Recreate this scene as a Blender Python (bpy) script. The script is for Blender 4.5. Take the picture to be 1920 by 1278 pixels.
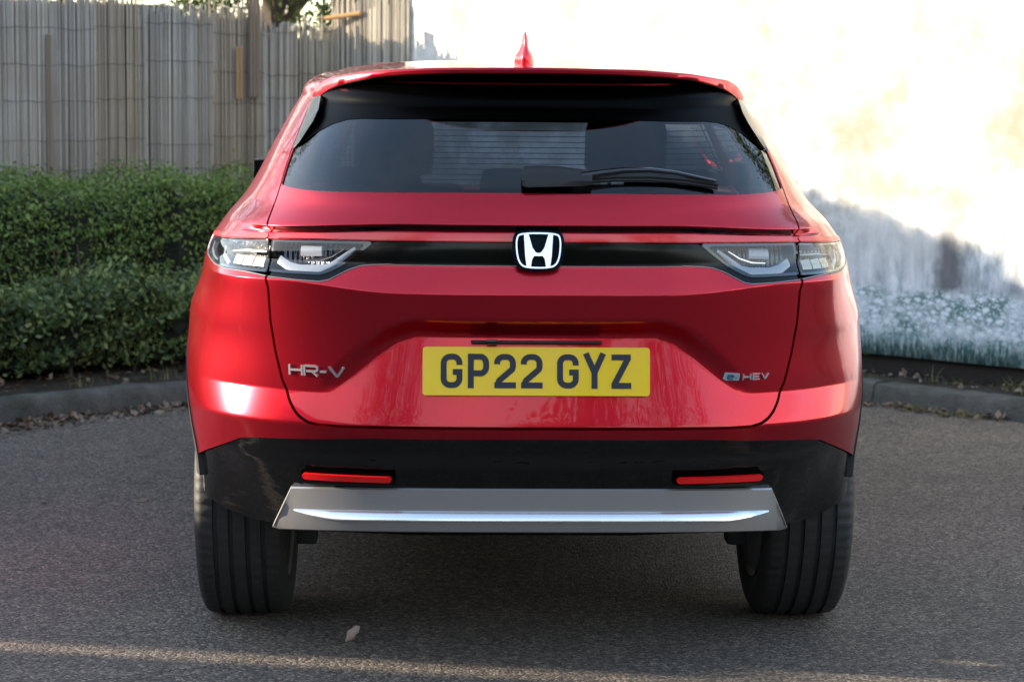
import bpy, bmesh, math, random
from mathutils import Vector, Matrix
import numpy as np
random.seed(7); RNG = np.random.default_rng(11)
for o in list(bpy.data.objects): bpy.data.objects.remove(o)
SC = bpy.context.scene

# ------------------------------------------------------------ camera, sky, sun, exposure
CAM = np.array([-.23, -5.12, 1.35]); FPX = 4242.0
YAW = math.radians(1.935); PIT = math.radians(-5.96); ROLL = math.radians(.5)
def cam_basis():
    f = np.array([math.sin(YAW)*math.cos(PIT), math.cos(YAW)*math.cos(PIT), math.sin(PIT)])
    r = np.array([math.cos(YAW), -math.sin(YAW), 0.]); u = np.cross(r, f); c, s = math.cos(ROLL), math.sin(ROLL)
    return r*c + u*s, u*c - r*s, f
cr, cu, cf = cam_basis()
cd = bpy.data.cameras.new('camera'); cam = bpy.data.objects.new('camera', cd); SC.collection.objects.link(cam)
cd.sensor_width = 36; cd.lens = 36 * FPX / 1920; cd.clip_start = .05; cd.clip_end = 600
cam.matrix_world = Matrix(((cr[0], cu[0], -cf[0], CAM[0]), (cr[1], cu[1], -cf[1], CAM[1]), (cr[2], cu[2], -cf[2], CAM[2]), (0, 0, 0, 1)))
cd.dof.use_dof = True; cd.dof.focus_distance = 5.5; cd.dof.aperture_fstop = 7.1
SC.camera = cam

SUN_EL = math.radians(11.5); SUN_TO = Vector((-1.0, .22, 0)).normalized()     # horizontal direction towards the sun
w = bpy.data.worlds.new('World'); SC.world = w; w.use_nodes = True
nt = w.node_tree; bg = nt.nodes['Background']; sky = nt.nodes.new('ShaderNodeTexSky')
sky.sky_type = 'NISHITA'; sky.sun_disc = False; sky.sun_elevation = SUN_EL
sky.sun_rotation = math.atan2(SUN_TO.x, SUN_TO.y); sky.air_density = 1.0; sky.dust_density = .5; sky.ozone_density = 1.0
# thin broken cloud veil over the clear sky
tc_ = nt.nodes.new('ShaderNodeTexCoord'); mp_ = nt.nodes.new('ShaderNodeMapping'); mp_.inputs['Scale'].default_value = (1, 1, 3.2)
nz = nt.nodes.new('ShaderNodeTexNoise'); nz.inputs['Scale'].default_value = 2.1; nz.inputs['Detail'].default_value = 7; nz.inputs['Roughness'].default_value = .58
rp = nt.nodes.new('ShaderNodeValToRGB'); rp.color_ramp.elements[0].position = .38; rp.color_ramp.elements[1].position = .60
rp.color_ramp.elements[0].color = (.12, .12, .12, 1); rp.color_ramp.elements[1].color = (.85, .85, .85, 1)
mxs = nt.nodes.new('ShaderNodeMix'); mxs.data_type = 'RGBA'; mxs.inputs[7].default_value = (3.45, 3.25, 3.2, 1)
sz_ = nt.nodes.new('ShaderNodeSeparateXYZ'); mr_ = nt.nodes.new('ShaderNodeMapRange'); fm_ = nt.nodes.new('ShaderNodeMath'); fm_.operation = 'MULTIPLY'   # the veil thins out overhead
mr_.inputs['From Min'].default_value = .22; mr_.inputs['From Max'].default_value = .62; mr_.inputs['To Min'].default_value = 1.0; mr_.inputs['To Max'].default_value = .12
nt.links.new(tc_.outputs['Generated'], sz_.inputs[0]); nt.links.new(sz_.outputs[2], mr_.inputs[0]); nt.links.new(mr_.outputs[0], fm_.inputs[0]); nt.links.new(rp.outputs[0], fm_.inputs[1])
for a_, b_ in ((tc_.outputs['Generated'], mp_.inputs[0]), (mp_.outputs[0], nz.inputs['Vector']), (nz.outputs['Fac'], rp.inputs[0]), (fm_.outputs[0], mxs.inputs[0]), (sky.outputs[0], mxs.inputs[6]), (mxs.outputs[2], bg.inputs[0])): nt.links.new(a_, b_)
bg.inputs[1].default_value = .15
sd = bpy.data.lights.new('sun', 'SUN'); sun = bpy.data.objects.new('sun', sd); SC.collection.objects.link(sun)
sd.energy = 3.2; sd.angle = math.radians(.5); sd.color = (1.0, .84, .64)
sv_ = Vector((SUN_TO.x*math.cos(SUN_EL), SUN_TO.y*math.cos(SUN_EL), math.sin(SUN_EL)))
sun.rotation_euler = sv_.to_track_quat('Z', 'Y').to_euler()
SC.view_settings.view_transform = 'Standard'; SC.view_settings.look = 'None'; SC.view_settings.gamma = 1
SC.view_settings.exposure = 2.05
SC.render.engine = 'CYCLES'; SC.cycles.max_bounces = 10; SC.cycles.transparent_max_bounces = 16

# ------------------------------------------------------------ object helpers
COL = SC.collection
def link(o, parent=None):
    COL.objects.link(o)
    if parent is not None: o.parent = parent
    return o
def thing(name, label, cat, loc=(0, 0, 0), group=None):
    o = bpy.data.objects.new(name, None); o.empty_display_size = .1; COL.objects.link(o); o.location = loc
    o['label'] = label; o['category'] = cat
    if group: o['group'] = group
    return o
def tag(o, label, cat, group=None, kind=None):
    o['label'] = label; o['category'] = cat
    if group: o['group'] = group
    if kind: o['kind'] = kind
    return o
def mesh_obj(name, V, F, mat, parent=None, smooth=True):
    me = bpy.data.meshes.new(name); me.from_pydata([tuple(map(float, v)) for v in V], [], [tuple(int(i) for i in f) for f in F]); me.update()
    if mat: me.materials.append(mat)
    if smooth: me.polygons.foreach_set('use_smooth', [True]*len(me.polygons))
    return link(bpy.data.objects.new(name, me), parent)
def bm_obj(name, bm, mat, parent=None, smooth=False):
    me = bpy.data.meshes.new(name); bm.normal_update(); bm.to_mesh(me); bm.free()
    if mat: me.materials.append(mat)
    if smooth:
        me.polygons.foreach_set('use_smooth', [True]*len(me.polygons)); me.set_sharp_from_angle(angle=math.radians(38))
    return link(bpy.data.objects.new(name, me), parent)
def box(bm, a, b, M=None, bev=0):
    a, b = Vector(a), Vector(b); r = bmesh.ops.create_cube(bm, size=1)
    for v in r['verts']:
        v.co = Vector(((a[i]+b[i])/2 + v.co[i]*(b[i]-a[i]) for i in range(3)))
    if bev:
        es = list({e for v in r['verts'] for e in v.link_edges})
        rr = bmesh.ops.bevel(bm, geom=es, offset=bev, segments=2, affect='EDGES', profile=.6)
        vs = {v for f in rr['faces'] for v in f.verts} | {v for v in r['verts'] if v.is_valid}
    else: vs = r['verts']
    if M is not None:
        for v in vs: v.co = M @ v.co
def tube(bm, pts, r, seg=10, cap=True):
    pts = [Vector(p) for p in pts]; rr = r if hasattr(r, '__len__') else [r]*len(pts); rings = []
    up = Vector((0, 0, 1))
    for i, p in enumerate(pts):
        t = (pts[min(i+1, len(pts)-1)] - pts[max(i-1, 0)]).normalized()
        a = t.cross(up if abs(t.z) < .95 else Vector((1, 0, 0))).normalized(); b = t.cross(a)
        rings.append([bm.verts.new(p + (a*math.cos(q) + b*math.sin(q))*rr[i]) for q in [2*math.pi*k/seg for k in range(seg)]])
    for A, B in zip(rings, rings[1:]):
        for k in range(seg): bm.faces.new((A[k], A[(k+1) % seg], B[(k+1) % seg], B[k]))
    if cap: bm.faces.new(rings[0][::-1]); bm.faces.new(rings[-1])

# ------------------------------------------------------------ materials
class NG:
    def __init__(s, name):
        s.m = bpy.data.materials.new(name); s.m.use_nodes = True; s.t = s.m.node_tree; s.p = s.t.nodes['Principled BSDF']; s.out = s.t.nodes['Material Output']
    def n(s, k, **kw):
        nd = s.t.nodes.new(k)
        for a, b in kw.items():
            if a in ('loc',): continue
            setattr(nd, a, b)
        return nd
    def l(s, a, b): s.t.links.new(a, b)
    def set(s, **kw):
        M = dict(base='Base Color', rough='Roughness', metal='Metallic', coat='Coat Weight', crough='Coat Roughness', spec='Specular IOR Level', trans='Transmission Weight', ior='IOR', sheen='Sheen Weight')
        for a, b in kw.items(): s.p.inputs[M[a]].default_value = (*b, 1) if a == 'base' else b
        return s
    def coord(s, kind='Object', scale=None):
        tc = s.n('ShaderNodeTexCoord'); o = tc.outputs[kind]
        if scale:
            mp = s.n('ShaderNodeMapping'); mp.inputs['Scale'].default_value = scale; s.l(o, mp.inputs[0]); o = mp.outputs[0]
        return o
    def noise(s, co, scale, detail=4, rough=.6):
        nd = s.n('ShaderNodeTexNoise'); nd.inputs['Scale'].default_value = scale; nd.inputs['Detail'].default_value = detail; nd.inputs['Roughness'].default_value = rough
        s.l(co, nd.inputs['Vector']); return nd.outputs['Fac']
    def ramp(s, f, stops, mode='LINEAR'):
        r = s.n('ShaderNodeValToRGB'); r.color_ramp.interpolation = mode; e = r.color_ramp.elements
        while len(e) < len(stops): e.new(.5)
        for i, (p, c) in enumerate(stops): e[i].position = p; e[i].color = (*c, 1) if len(c) == 3 else c
        s.l(f, r.inputs[0]); return r.outputs[0]
    def mix(s, fac, a, b, mode='MIX'):
        m = s.n('ShaderNodeMix', data_type='RGBA', blend_type=mode)
        for i, v in ((0, fac), (6, a), (7, b)):
            if hasattr(v, 'is_output'): s.l(v, m.inputs[i])
            elif i == 0: m.inputs[0].default_value = v
            else: m.inputs[i].default_value = (*v, 1)
        return m.outputs[2]
    def math(s, op, a, b=None, c=None, clamp=False):
        m = s.n('ShaderNodeMath', operation=op, use_clamp=clamp)
        for i, v in enumerate((a, b, c)):
            if v is None: continue
            if hasattr(v, 'is_output'): s.l(v, m.inputs[i])
            else: m.inputs[i].default_value = v
        return m.outputs[0]
    def bump(s, h, strength=.5, dist=.01):
        b = s.n('ShaderNodeBump'); b.inputs['Strength'].default_value = strength; b.inputs['Distance'].default_value = dist
        s.l(h, b.inputs['Height']); s.l(b.outputs[0], s.p.inputs['Normal']); return s
    def base(s, c): s.l(c, s.p.inputs['Base Color']); return s
def simple(name, base, rough=.5, metal=0., coat=0., **kw):
    return NG(name).set(base=base, rough=rough, metal=metal, coat=coat, **kw).m

def mk_paint():
    g = NG('red_metallic_paint').set(metal=.80, rough=.28, coat=.70, crough=.012)
    co = g.coord('Object'); f = g.noise(co, 900, 1)
    bk = g.n('ShaderNodeNewGeometry').outputs['Backfacing']      # the unpainted inner face of the panels is dark trim
    g.base(g.mix(bk, g.ramp(f, [(.35, (.45, .002, .012)), (.65, (.62, .003, .024))]), (.01, .01, .01)))
    d = g.noise(co, 2.2, 3, .5); r = g.math('MULTIPLY_ADD', d, .05, .0); g.l(r, g.p.inputs['Coat Roughness'])
    h = g.noise(co, 5.5, 2, .4); b = g.n('ShaderNodeBump'); b.inputs['Strength'].default_value = .05; b.inputs['Distance'].default_value = .02
    g.l(h, b.inputs['Height']); g.l(b.outputs[0], g.p.inputs['Coat Normal'])
    return g.m
def mk_bumper():
    g = NG('gloss_black_bumper').set(base=(.002, .002, .002), rough=.05, spec=.5, coat=.3, crough=.02); g.bump(g.noise(g.coord('Object', (1, 1, 2.5)), 9, 3, .55), .22, .02); return g.m
def mk_glass(name, tint, rough=.0, ior=1.5, dark=None):
    g = NG(name); t = g.t; t.nodes.remove(g.p)
    tr = g.n('ShaderNodeBsdfTransparent'); tr.inputs[0].default_value = (*tint, 1)
    gl = g.n('ShaderNodeBsdfGlossy'); gl.inputs['Roughness'].default_value = rough; gl.inputs[0].default_value = (1, 1, 1, 1)
    fr = g.n('ShaderNodeFresnel'); ge = g.n('ShaderNodeNewGeometry'); g.l(g.math('MULTIPLY_ADD', ge.outputs['Backfacing'], 1/ior - ior, ior), fr.inputs[0]); mx = g.n('ShaderNodeMixShader')
    g.l(fr.outputs[0], mx.inputs[0]); g.l(tr.outputs[0], mx.inputs[1]); g.l(gl.outputs[0], mx.inputs[2]); g.l(mx.outputs[0], g.out.inputs[0])
    return g.m
PAINT = mk_paint()
GLOSSBLACK = simple('gloss_black', (.004, .004, .005), .08, coat=.8, crough=.03)
MATTEBLACK = simple('black_plastic', (.012, .012, .013), .55)
DARKCAV = simple('dark_cavity', (.006, .006, .006), .8)
SILVER = simple('silver_trim', (.55, .54, .54), .33, metal=.8)
FRITM = simple('black_window_band', (.0005, .0005, .0005), .35, spec=.05)
GARNM = simple('piano_black_bar', (.004, .004, .004), .12, spec=.25)
BADGE = simple('badge_silver', (.55, .52, .54), .30, metal=.55)
CHROME = simple('chrome', (.75, .77, .80), .10, metal=1.0)
SATIN = simple('satin_metal', (.30, .28, .27), .35, metal=.8)
GLASSR = mk_glass('tinted_rear_glass', (.17, .20, .26), ior=1.62)
GLASSL = mk_glass('clear_lamp_lens', (.80, .84, .86), ior=1.5)
GLASSW = mk_glass('clear_glass', (.75, .80, .78))
REDLENS = simple('red_reflector', (.90, .010, .012), .30, coat=.3)
BUMPM = mk_bumper()
def sst(a, b, x):
    t = np.clip((x - a) / (b - a), 0, 1); return t * t * (3 - 2 * t)
def pchip(xs, ys):
    xs = np.array(xs, float); ys = np.array(ys, float); h = np.diff(xs); d = np.diff(ys) / h
    m = np.zeros(len(xs)); m[0] = d[0]; m[-1] = d[-1]
    for i in range(1, len(xs) - 1):
        if d[i-1] * d[i] > 0:
            w1 = 2*h[i] + h[i-1]; w2 = h[i] + 2*h[i-1]; m[i] = (w1 + w2) / (w1/d[i-1] + w2/d[i])
    def f(x):
        x = np.clip(np.asarray(x, float), xs[0], xs[-1]); i = np.clip(np.searchsorted(xs, x) - 1, 0, len(h) - 1)
        t = (x - xs[i]) / h[i]
        return ((2*t**3-3*t**2+1)*ys[i] + (t**3-2*t**2+t)*h[i]*m[i] + (-2*t**3+3*t**2)*ys[i+1] + (t**3-t**2)*h[i]*m[i+1])
    return f
ZT = 1.345                                   # top of the glasshouse side, where the roof fillet starts
fW  = pchip([.24,.36,.46,.58,.70,.82,.92,1.00,1.06,1.12,1.20,1.26,1.31,ZT],
            [0.8456, 0.8382, 0.8357, 0.8474, 0.8566, 0.8518, 0.8188, 0.7983, 0.7634, 0.7245, 0.6832, 0.6494, 0.62, 0.5991])
fYR = pchip([.24,.36,.46,.58,.62,.91,1.02,1.06,1.10,1.15,1.22,1.29,1.325,ZT],
            [.13,.06,.03,.006,.0,.0,.004,.010,.026,.055,.130,.215,.262,.290])
fL  = pchip([.24,.60,.70,.82,.95,1.06,1.12,1.20,ZT],[.70,.74,.80,.85,.76,.80,1.05,1.25,1.45])
fN  = pchip([.24,.60,.95,1.06,1.15,1.25,ZT],[2.8,2.8,2.8,2.9,3.4,4.0,4.2])
fYF = pchip([.24,.45,.70,.85,.93,.98,1.02,1.15,1.28,ZT],[4.24,4.30,4.30,4.24,4.0,3.62,3.35,3.05,2.78,2.55])
fLF = pchip([.24,.70,.93,1.02,ZT],[.8,.8,1.1,.9,.8])
TR = [(-.56,.60),(-.468,.684),(-.375,.765),(-.325,.801),(-.28,.816),(.28,.816),(.325,.801),(.375,.765),(.468,.684),(.56,.60)]
def poly_sd(P, X, Z):
    """signed distance to a closed polygon, positive inside"""
    P = np.asarray(P, float); best = np.full(X.shape, 1e9); ins = np.zeros(X.shape, bool)
    for i in range(len(P)):
        a = P[i]; b = P[(i+1) % len(P)]; e = b - a; L = e @ e
        if L < 1e-14: continue
        t = np.clip(((X-a[0])*e[0] + (Z-a[1])*e[1]) / L, 0, 1)
        best = np.minimum(best, np.hypot(X-a[0]-t*e[0], Z-a[1]-t*e[1]))
        c = (a[1] > Z) != (b[1] > Z)
        with np.errstate(divide='ignore', invalid='ignore'):
            xi = a[0] + (Z-a[1]) * e[0] / (e[1] if e[1] != 0 else 1e-12)
        ins ^= c & (X < xi)
    return np.where(ins, best, -best)
def feature(s, z):
    """how far the skin lies inward of the plain body at arc position s (rear), height z"""
    zc = .921 + .022 * sst(.30, .60, s)
    A = -.022 + (zc - z) * .036 / (zc - .686)
    Bz = (z - .612) * .19
    m = sst(-.052, -.004, poly_sd(TR, s, z))
    low = np.where(z < .686, Bz, A * (1-m) + Bz * m)
    up = -.022 + .020 * np.clip((z - zc) / (.985 - zc), 0, 1)
    f = np.where(z < zc, low, up)
    f = np.where(z < .612, (.612 - z) * .30, f)
    lo = -.013*sst(.545, .508, z)*(1 - sst(.74, .90, s))
    f = f * (1 - sst(.74, 1.0, s)) + np.where(z < .60, lo, 0)
    zg = z + .014 * sst(.3, .68, s)
    g = np.clip((1.0775 - zg) / .0125, 0, 1) * sst(1.0605, 1.0635, zg)
    return f + .015 * g * (1 - sst(.66, .82, s))
def roof_add(y):
    return .048 * (1 - ((y - 1.95) / 1.65) ** 2)
def build_shell(svals, zvals, nroof=46, feat=True):
    """half shell: P[level, i] = xyz, S = arc position, plus the level's z"""
    rows = []; Ssrc = []
    lev = [(z, 0.0) for z in zvals]
    wt = float(fW(ZT))
    for q in np.linspace(0, 1, nroof)[1:]:
        k = wt * (q ** 1.7); lev.append((ZT, k))
    smax = svals[-1]
    for z, k in lev:
        W = float(fW(z)) - k; yr = float(fYR(z)) + k; L = float(fL(z)) - k*.6; n = float(fN(z)); yf = float(fYF(z)) - k; LF = float(fLF(z)) - k*.6
        W = max(W, 1e-4); n2 = 2.0 / n; sc_ = min(1.0, (yf - yr - .05) / (L + LF)); L *= sc_; LF *= sc_
        ph = np.linspace(0, np.pi/2, 400)
        ph = ph**1.0
        x1 = W * np.sin(ph)**n2; y1 = yr + L * (1 - np.cos(ph)**n2)
        x2 = np.full(60, W); y2 = np.linspace(yr+L, yf-LF, 62)[1:-1]
        x3 = W * np.cos(ph)**n2; y3 = yf - LF + LF * np.sin(ph)**n2
        x = np.r_[x1, x2, x3]; y = np.r_[y1, y2, y3]
        x = x * (1 + .025 * sst(.3, 1.0, y) * (1 - sst(1.0, 1.2, z)))
        sl = np.r_[0, np.cumsum(np.hypot(np.diff(x), np.diff(y)))]
        # arc positions are true metres over the rear, then stretch evenly to the nose
        s0 = 1.30 * (1 - k / wt)
        rear = svals <= 1.30
        tgt = np.where(rear, svals * (1 - k / wt), s0 + (svals - 1.30) / (smax - 1.30) * (sl[-1] - s0))
        X = np.interp(tgt, sl, x); Y = np.interp(tgt, sl, y)
        if feat and k == 0:
            i = np.interp(tgt, sl, np.arange(len(sl))).astype(int); i = np.clip(i, 1, len(x) - 3)
            dx = np.interp(tgt+.01, sl, x) - np.interp(np.maximum(tgt-.01, 0), sl, x); dy = np.interp(tgt+.01, sl, y) - np.interp(np.maximum(tgt-.01,0), sl, y)
            dy[0] = 0; l = np.hypot(dx, dy) + 1e-9
            f = feature(svals, np.full_like(svals, z)) * (svals < 1.3)
            X = X - dy / l * f; Y = Y + dx / l * f
        Z = np.full_like(X, z)
        bl = sst(1.10, ZT, z)
        r = .055
        dome = (np.sqrt(max(0, r*r - max(0, r-k)**2)) * .75 + .040 * (1 - (1 - k/wt)**2)) if k > 0 else 0
        Z = Z + bl * roof_add(Y)  + dome
        X[0] = 0
        rows.append(np.stack([X, Y, Z], 1)); Ssrc.append(svals)
    return np.array(rows), np.array(Ssrc), np.array([l[0] + l[1] for l in lev])
# ------------------------------------------------------------ car skin: a half shell, cut into panels by outlines in (arc, height)
SV = np.r_[np.arange(0, 1.30, .006), np.linspace(1.30, 5.5, 110)]
ZV = np.unique(np.r_[np.arange(.24, ZT, .006), ZT, np.arange(1.040, 1.082, .0015), np.arange(.915, .95, .002), .612, .686].round(5))
GP, GS, GV = build_shell(SV, ZV)
nL, nS = GP.shape[:2]
def grid_normals(P):
    du = np.gradient(P, axis=1); dv = np.gradient(P, axis=0); N = np.cross(du, dv); l = np.linalg.norm(N, axis=2, keepdims=True)
    N = N / np.maximum(l, 1e-9)
    bad = l[..., 0] < 1e-9; N[bad] = (0, 0, 1); N[:, 0, 0] = 0
    N /= np.maximum(np.linalg.norm(N, axis=2, keepdims=True), 1e-9)
    return N
GN = grid_normals(GP)
_b = build_shell(SV, ZV, feat=False)[0]; GNB = grid_normals(_b)      # normals of the body without its creases
class Sk: pass
def skin():
    m = Sk(); m.V = GP.reshape(-1, 3); m.N = GN.reshape(-1, 3); m.NB = GNB.reshape(-1, 3)
    m.A = np.stack([GS.ravel(), np.repeat(GV, nS)], 1)
    i = np.arange(nL-1)[:, None]*nS + np.arange(nS-1)[None]; i = i.ravel()
    m.Q = np.stack([i, i+1, i+1+nS, i+nS], 1); m.F = []
    return m
def clip(m, f):
    """keep f >= 0"""
    pos = f >= 0; c = pos[m.Q].sum(1) if len(m.Q) else np.zeros(0)
    mixed = [tuple(q) for q in m.Q[(c > 0) & (c < 4)]] if len(m.Q) else []
    r = Sk(); r.Q = m.Q[c == 4] if len(m.Q) else m.Q; r.F = []
    nV, nN, nB, nA = [], [], [], []; base = len(m.V); ed = {}
    def cut(a, b):
        k = (a, b) if a < b else (b, a)
        if k not in ed:
            t = f[k[0]] / (f[k[0]] - f[k[1]]); ed[k] = base + len(nV)
            for L, S in ((nV, m.V), (nN, m.N), (nB, m.NB), (nA, m.A)): L.append(S[k[0]]*(1-t) + S[k[1]]*t)
        return ed[k]
    for fc in mixed + m.F:
        p = [pos[i] for i in fc]
        if all(p): r.F.append(fc); continue
        if not any(p): continue
        o = []
        for i in range(len(fc)):
            a, b = fc[i], fc[(i+1) % len(fc)]
            if pos[a]: o.append(a)
            if pos[a] != pos[b]: o.append(cut(a, b))
        if len(o) >= 3: r.F.append(tuple(o))
    cat = lambda S, L: np.vstack([S, np.array(L)]) if L else S
    r.V, r.N, r.NB, r.A = cat(m.V, nV), cat(m.N, nN), cat(m.NB, nB), cat(m.A, nA)
    return r
def inside(m, P, g=0.0): return clip(m, poly_sd(P, m.A[:, 0], m.A[:, 1]) - g)
def outside(m, P, g=0.0): return clip(m, -poly_sd(P, m.A[:, 0], m.A[:, 1]) - g)
def skin_obj(name, m, mat, parent, off=0., flange=.014, mirror=True, side=1, base_n=True, both=True):
    """panel from a clipped skin. off < 0 lies inward. flange folds the rim inward so gaps read as real gaps"""
    used = np.unique(np.r_[m.Q.ravel() if len(m.Q) else np.zeros(0, int), np.array([i for f in m.F for i in f], int)]).astype(int)
    mp = {int(u): k for k, u in enumerate(used)}
    N = m.NB if base_n else m.N
    V = m.V[used] + N[used]*off; NN = N[used]
    F = [tuple(mp[int(i)] for i in q) for q in m.Q] + [tuple(mp[i] for i in f) for f in m.F]
    if both:
        n = len(V); V = np.vstack([V, V*[-1, 1, 1]]); NN = np.vstack([NN, NN*[-1, 1, 1]]); F = F + [tuple(i+n for i in f[::-1]) for f in F]
    elif side < 0:
        V = V*[-1, 1, 1]; NN = NN*[-1, 1, 1]; F = [f[::-1] for f in F]
    bm = bmesh.new(); lay = bm.verts.layers.float_vector.new('inward'); vs = [bm.verts.new(v) for v in V]
    for v, nn in zip(vs, NN): v[lay] = Vector(nn)
    for f in F:
        try: bm.faces.new([vs[i] for i in f])
        except ValueError: pass
    bmesh.ops.remove_doubles(bm, verts=[v for v in bm.verts if abs(v.co.x) < 1e-4 or v.is_boundary], dist=2e-5)
    bmesh.ops.dissolve_degenerate(bm, edges=bm.edges, dist=1e-6)
    for f in bm.faces: f.smooth = True
    if flange:
        be = [e for e in bm.edges if e.is_boundary and not (both and abs(e.verts[0].co.x) < 1e-4 and abs(e.verts[1].co.x) < 1e-4)]
        for e in be: e.smooth = False
        ex = bmesh.ops.extrude_edge_only(bm, edges=be)
        for v in [g for g in ex['geom'] if isinstance(g, bmesh.types.BMVert)]:
            v.co = v.co - v[lay]*flange
    bm.normal_update()
    me = bpy.data.meshes.new(name); bm.to_mesh(me); bm.free(); me.materials.append(mat)
    o = link(bpy.data.objects.new(name, me), parent); return o
def on_skin(s, v, off=0., N=None):
    a = abs(s); N = GNB if N is None else N
    i = np.clip(np.searchsorted(GV[:len(ZV)], v) - 1, 0, len(ZV)-2); j = np.clip(np.searchsorted(SV, a) - 1, 0, nS-2)
    ti = (v - GV[i]) / (GV[i+1] - GV[i]); tj = (a - SV[j]) / (SV[j+1] - SV[j])
    f = lambda G: (G[i, j]*(1-tj) + G[i, j+1]*tj)*(1-ti) + (G[i+1, j]*(1-tj) + G[i+1, j+1]*tj)*ti
    p = f(GP) + f(N)*off
    return Vector((p[0]*(1 if s >= 0 else -1), p[1], p[2]))

TAIL = [(-.1, .6135), (.195, .613), (.38, .6115), (.457, .6105), (.510, .6115), (.538, .617), (.559, .628), (.576, .643), (.592, .665), (.614, .710), (.630, .778), (.638, .847), (.637, .922), (.655, .994), (.682, 1.059), (.700, 1.110), (.699, 1.174), (.694, 1.245), (.698, 1.300), (.706, 1.345), (.70, 1.43), (-.1, 1.43)]
GLASS = [(-.1, 1.152), (.20, 1.151), (.47, 1.1475), (.53, 1.1475), (.594, 1.149), (.642, 1.1515), (.694, 1.1563), (.690, 1.201), (.683, 1.243), (.634, 1.2563), (.577, 1.2787), (.515, 1.300), (.468, 1.3104), (.426, 1.3145), (.198, 1.320), (-.1, 1.321)]
FRIT = [(-.1, 1.321), (.198, 1.320), (.426, 1.3145), (.468, 1.3104), (.515, 1.300), (.577, 1.2787), (.634, 1.2563), (.683, 1.243), (.687, 1.30), (.694, 1.345), (.69, 1.425), (-.1, 1.425)]
LAMP_IN = [(.655, 1.0335), (.516, 1.0364), (.374, 1.0378), (.393, 1.0226), (.415, 1.0053), (.437, .990), (.459, .9763), (.482, .9648), (.505, .9583), (.565, .959), (.6415, .9600)]
LAMP_OUT = [(.668, 1.0325), (.75, 1.029), (.83, 1.025), (1.12, 1.016), (1.11, .992), (1.05, .977), (.97, .968), (.90, .9625), (.81, .959), (.72, .9585), (.652, .9590)]
GARN = [(-.1, 1.0385), (.19, 1.0385), (.374, 1.0369), (.393, 1.0217), (.415, 1.0044), (.437, .989), (.459, .9753), (.482, .9638), (.505, .9573), (.565, .958), (.6412, .9590), (.6395, .9495), (.559, .9469), (.499, .9455), (.478, .9497), (.457, .961), (.433, .9736), (.407, .9828), (.382, .9859), (.332, .9882), (-.1, .987)]
LAMPZONE = [(-.1, 1.0400), (.19, 1.0400), (.399, 1.0390), (.516, 1.0380), (.66, 1.0345), (.75, 1.0305), (.83, 1.0265), (1.125, 1.0175), (1.115, .990), (1.052, .974), (.97, .9650), (.90, .9588), (.81, .9550), (.72, .9545), (.652, .9480), (.559, .9440), (.499, .9425), (.476, .9470), (.455, .958), (.431, .9708), (.406, .9798), (.382, .9830), (.332, .9852), (-.1, .984)]
LOWLINE = [(-.1, .588), (.38, .584), (.70, .565), (.76, .557), (.805, .543), (.9, .515), (1.0, .487), (1.1, .466), (1.3, .44)]
BOTLINE = [(-.1, .345), (.76, .335), (.815, .338), (.879, .352), (.934, .369), (1.02, .392), (1.10, .42), (1.3, .44)]
WY, WZ, WR = .85, .34, .34
car = thing('parked_car', 'red hatchback SUV seen square from behind, parked on the asphalt with yellow number plate', 'car')

def arch(m, r, keep_out=True):
    f = 1e9 * np.ones(len(m.V))
    for wy in (WY, WY + 2.61): f = np.minimum(f, np.hypot(m.V[:, 1] - wy, m.V[:, 2] - WZ) - r)
    f = np.where(np.abs(m.V[:, 0]) > .4, f, 1.)
    return clip(m, f if keep_out else -f)
WINS = [[(1.30, 1.10), (2.12, 1.075), (2.16, 1.30), (1.62, 1.29)], [(2.19, 1.075), (3.05, 1.065), (2.66, 1.29), (2.22, 1.30)]]
def win_sd(m, i, grow=0):
    f = poly_sd(WINS[i], m.V[:, 1], m.A[:, 1]) + grow
    return np.where(m.V[:, 0] > .45, f, -1.)
def screen_sd(m, grow=0):
    P = [(-.6, 1.05), (.62, 1.05), (.50, 1.31), (-.6, 1.31)]
    f = poly_sd(P, m.V[:, 0], m.A[:, 1]) + grow
    return np.where(m.V[:, 1] > 2.3, f, -1.)

full = skin()
low = np.interp(full.A[:, 0], *zip(*LOWLINE)); bot = np.interp(full.A[:, 0], *zip(*BOTLINE))
side_low = np.where(full.A[:, 0] > 1.3, np.where(full.V[:, 1] > 3.8, .45, .40), low)
side_low = np.where((full.A[:, 0] > 1.3), np.maximum(.40, .44 - (full.A[:, 0]-1.3)*.2), side_low)
# red body (everything but tailgate and lamps)
m = clip(full, full.A[:, 1] - side_low)
m = outside(m, TAIL, .0036); m = outside(m, LAMPZONE, .0)
for i in range(2): m = clip(m, -win_sd(m, i))
m = clip(m, -screen_sd(m)); m = arch(m, .405)
skin_obj('body', m, PAINT, car, flange=.016, base_n=False)
# tailgate: red panel with the lamp zone and window left out
t = inside(full, TAIL, .0036)
red = outside(t, LAMPZONE, .0); red = outside(red, GLASS, .001); red = outside(red, FRIT, .001)
tailgate = skin_obj('tailgate', red, PAINT, car, flange=.018, base_n=False)
# rear screen: glass and its black upper band
gl = inside(t, GLASS, .0)
rear_glass = skin_obj('rear_window', gl, GLASSR, car, off=-.003, flange=0)
fr = inside(t, FRIT, .0)
skin_obj('window_border', fr, FRITM, rear_glass, off=-.002, flange=.01)
# black garnish bar, trim line
g = inside(t, GARN); skin_obj('garnish_bar', g, GARNM, car, off=-.006, flange=.02)
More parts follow.
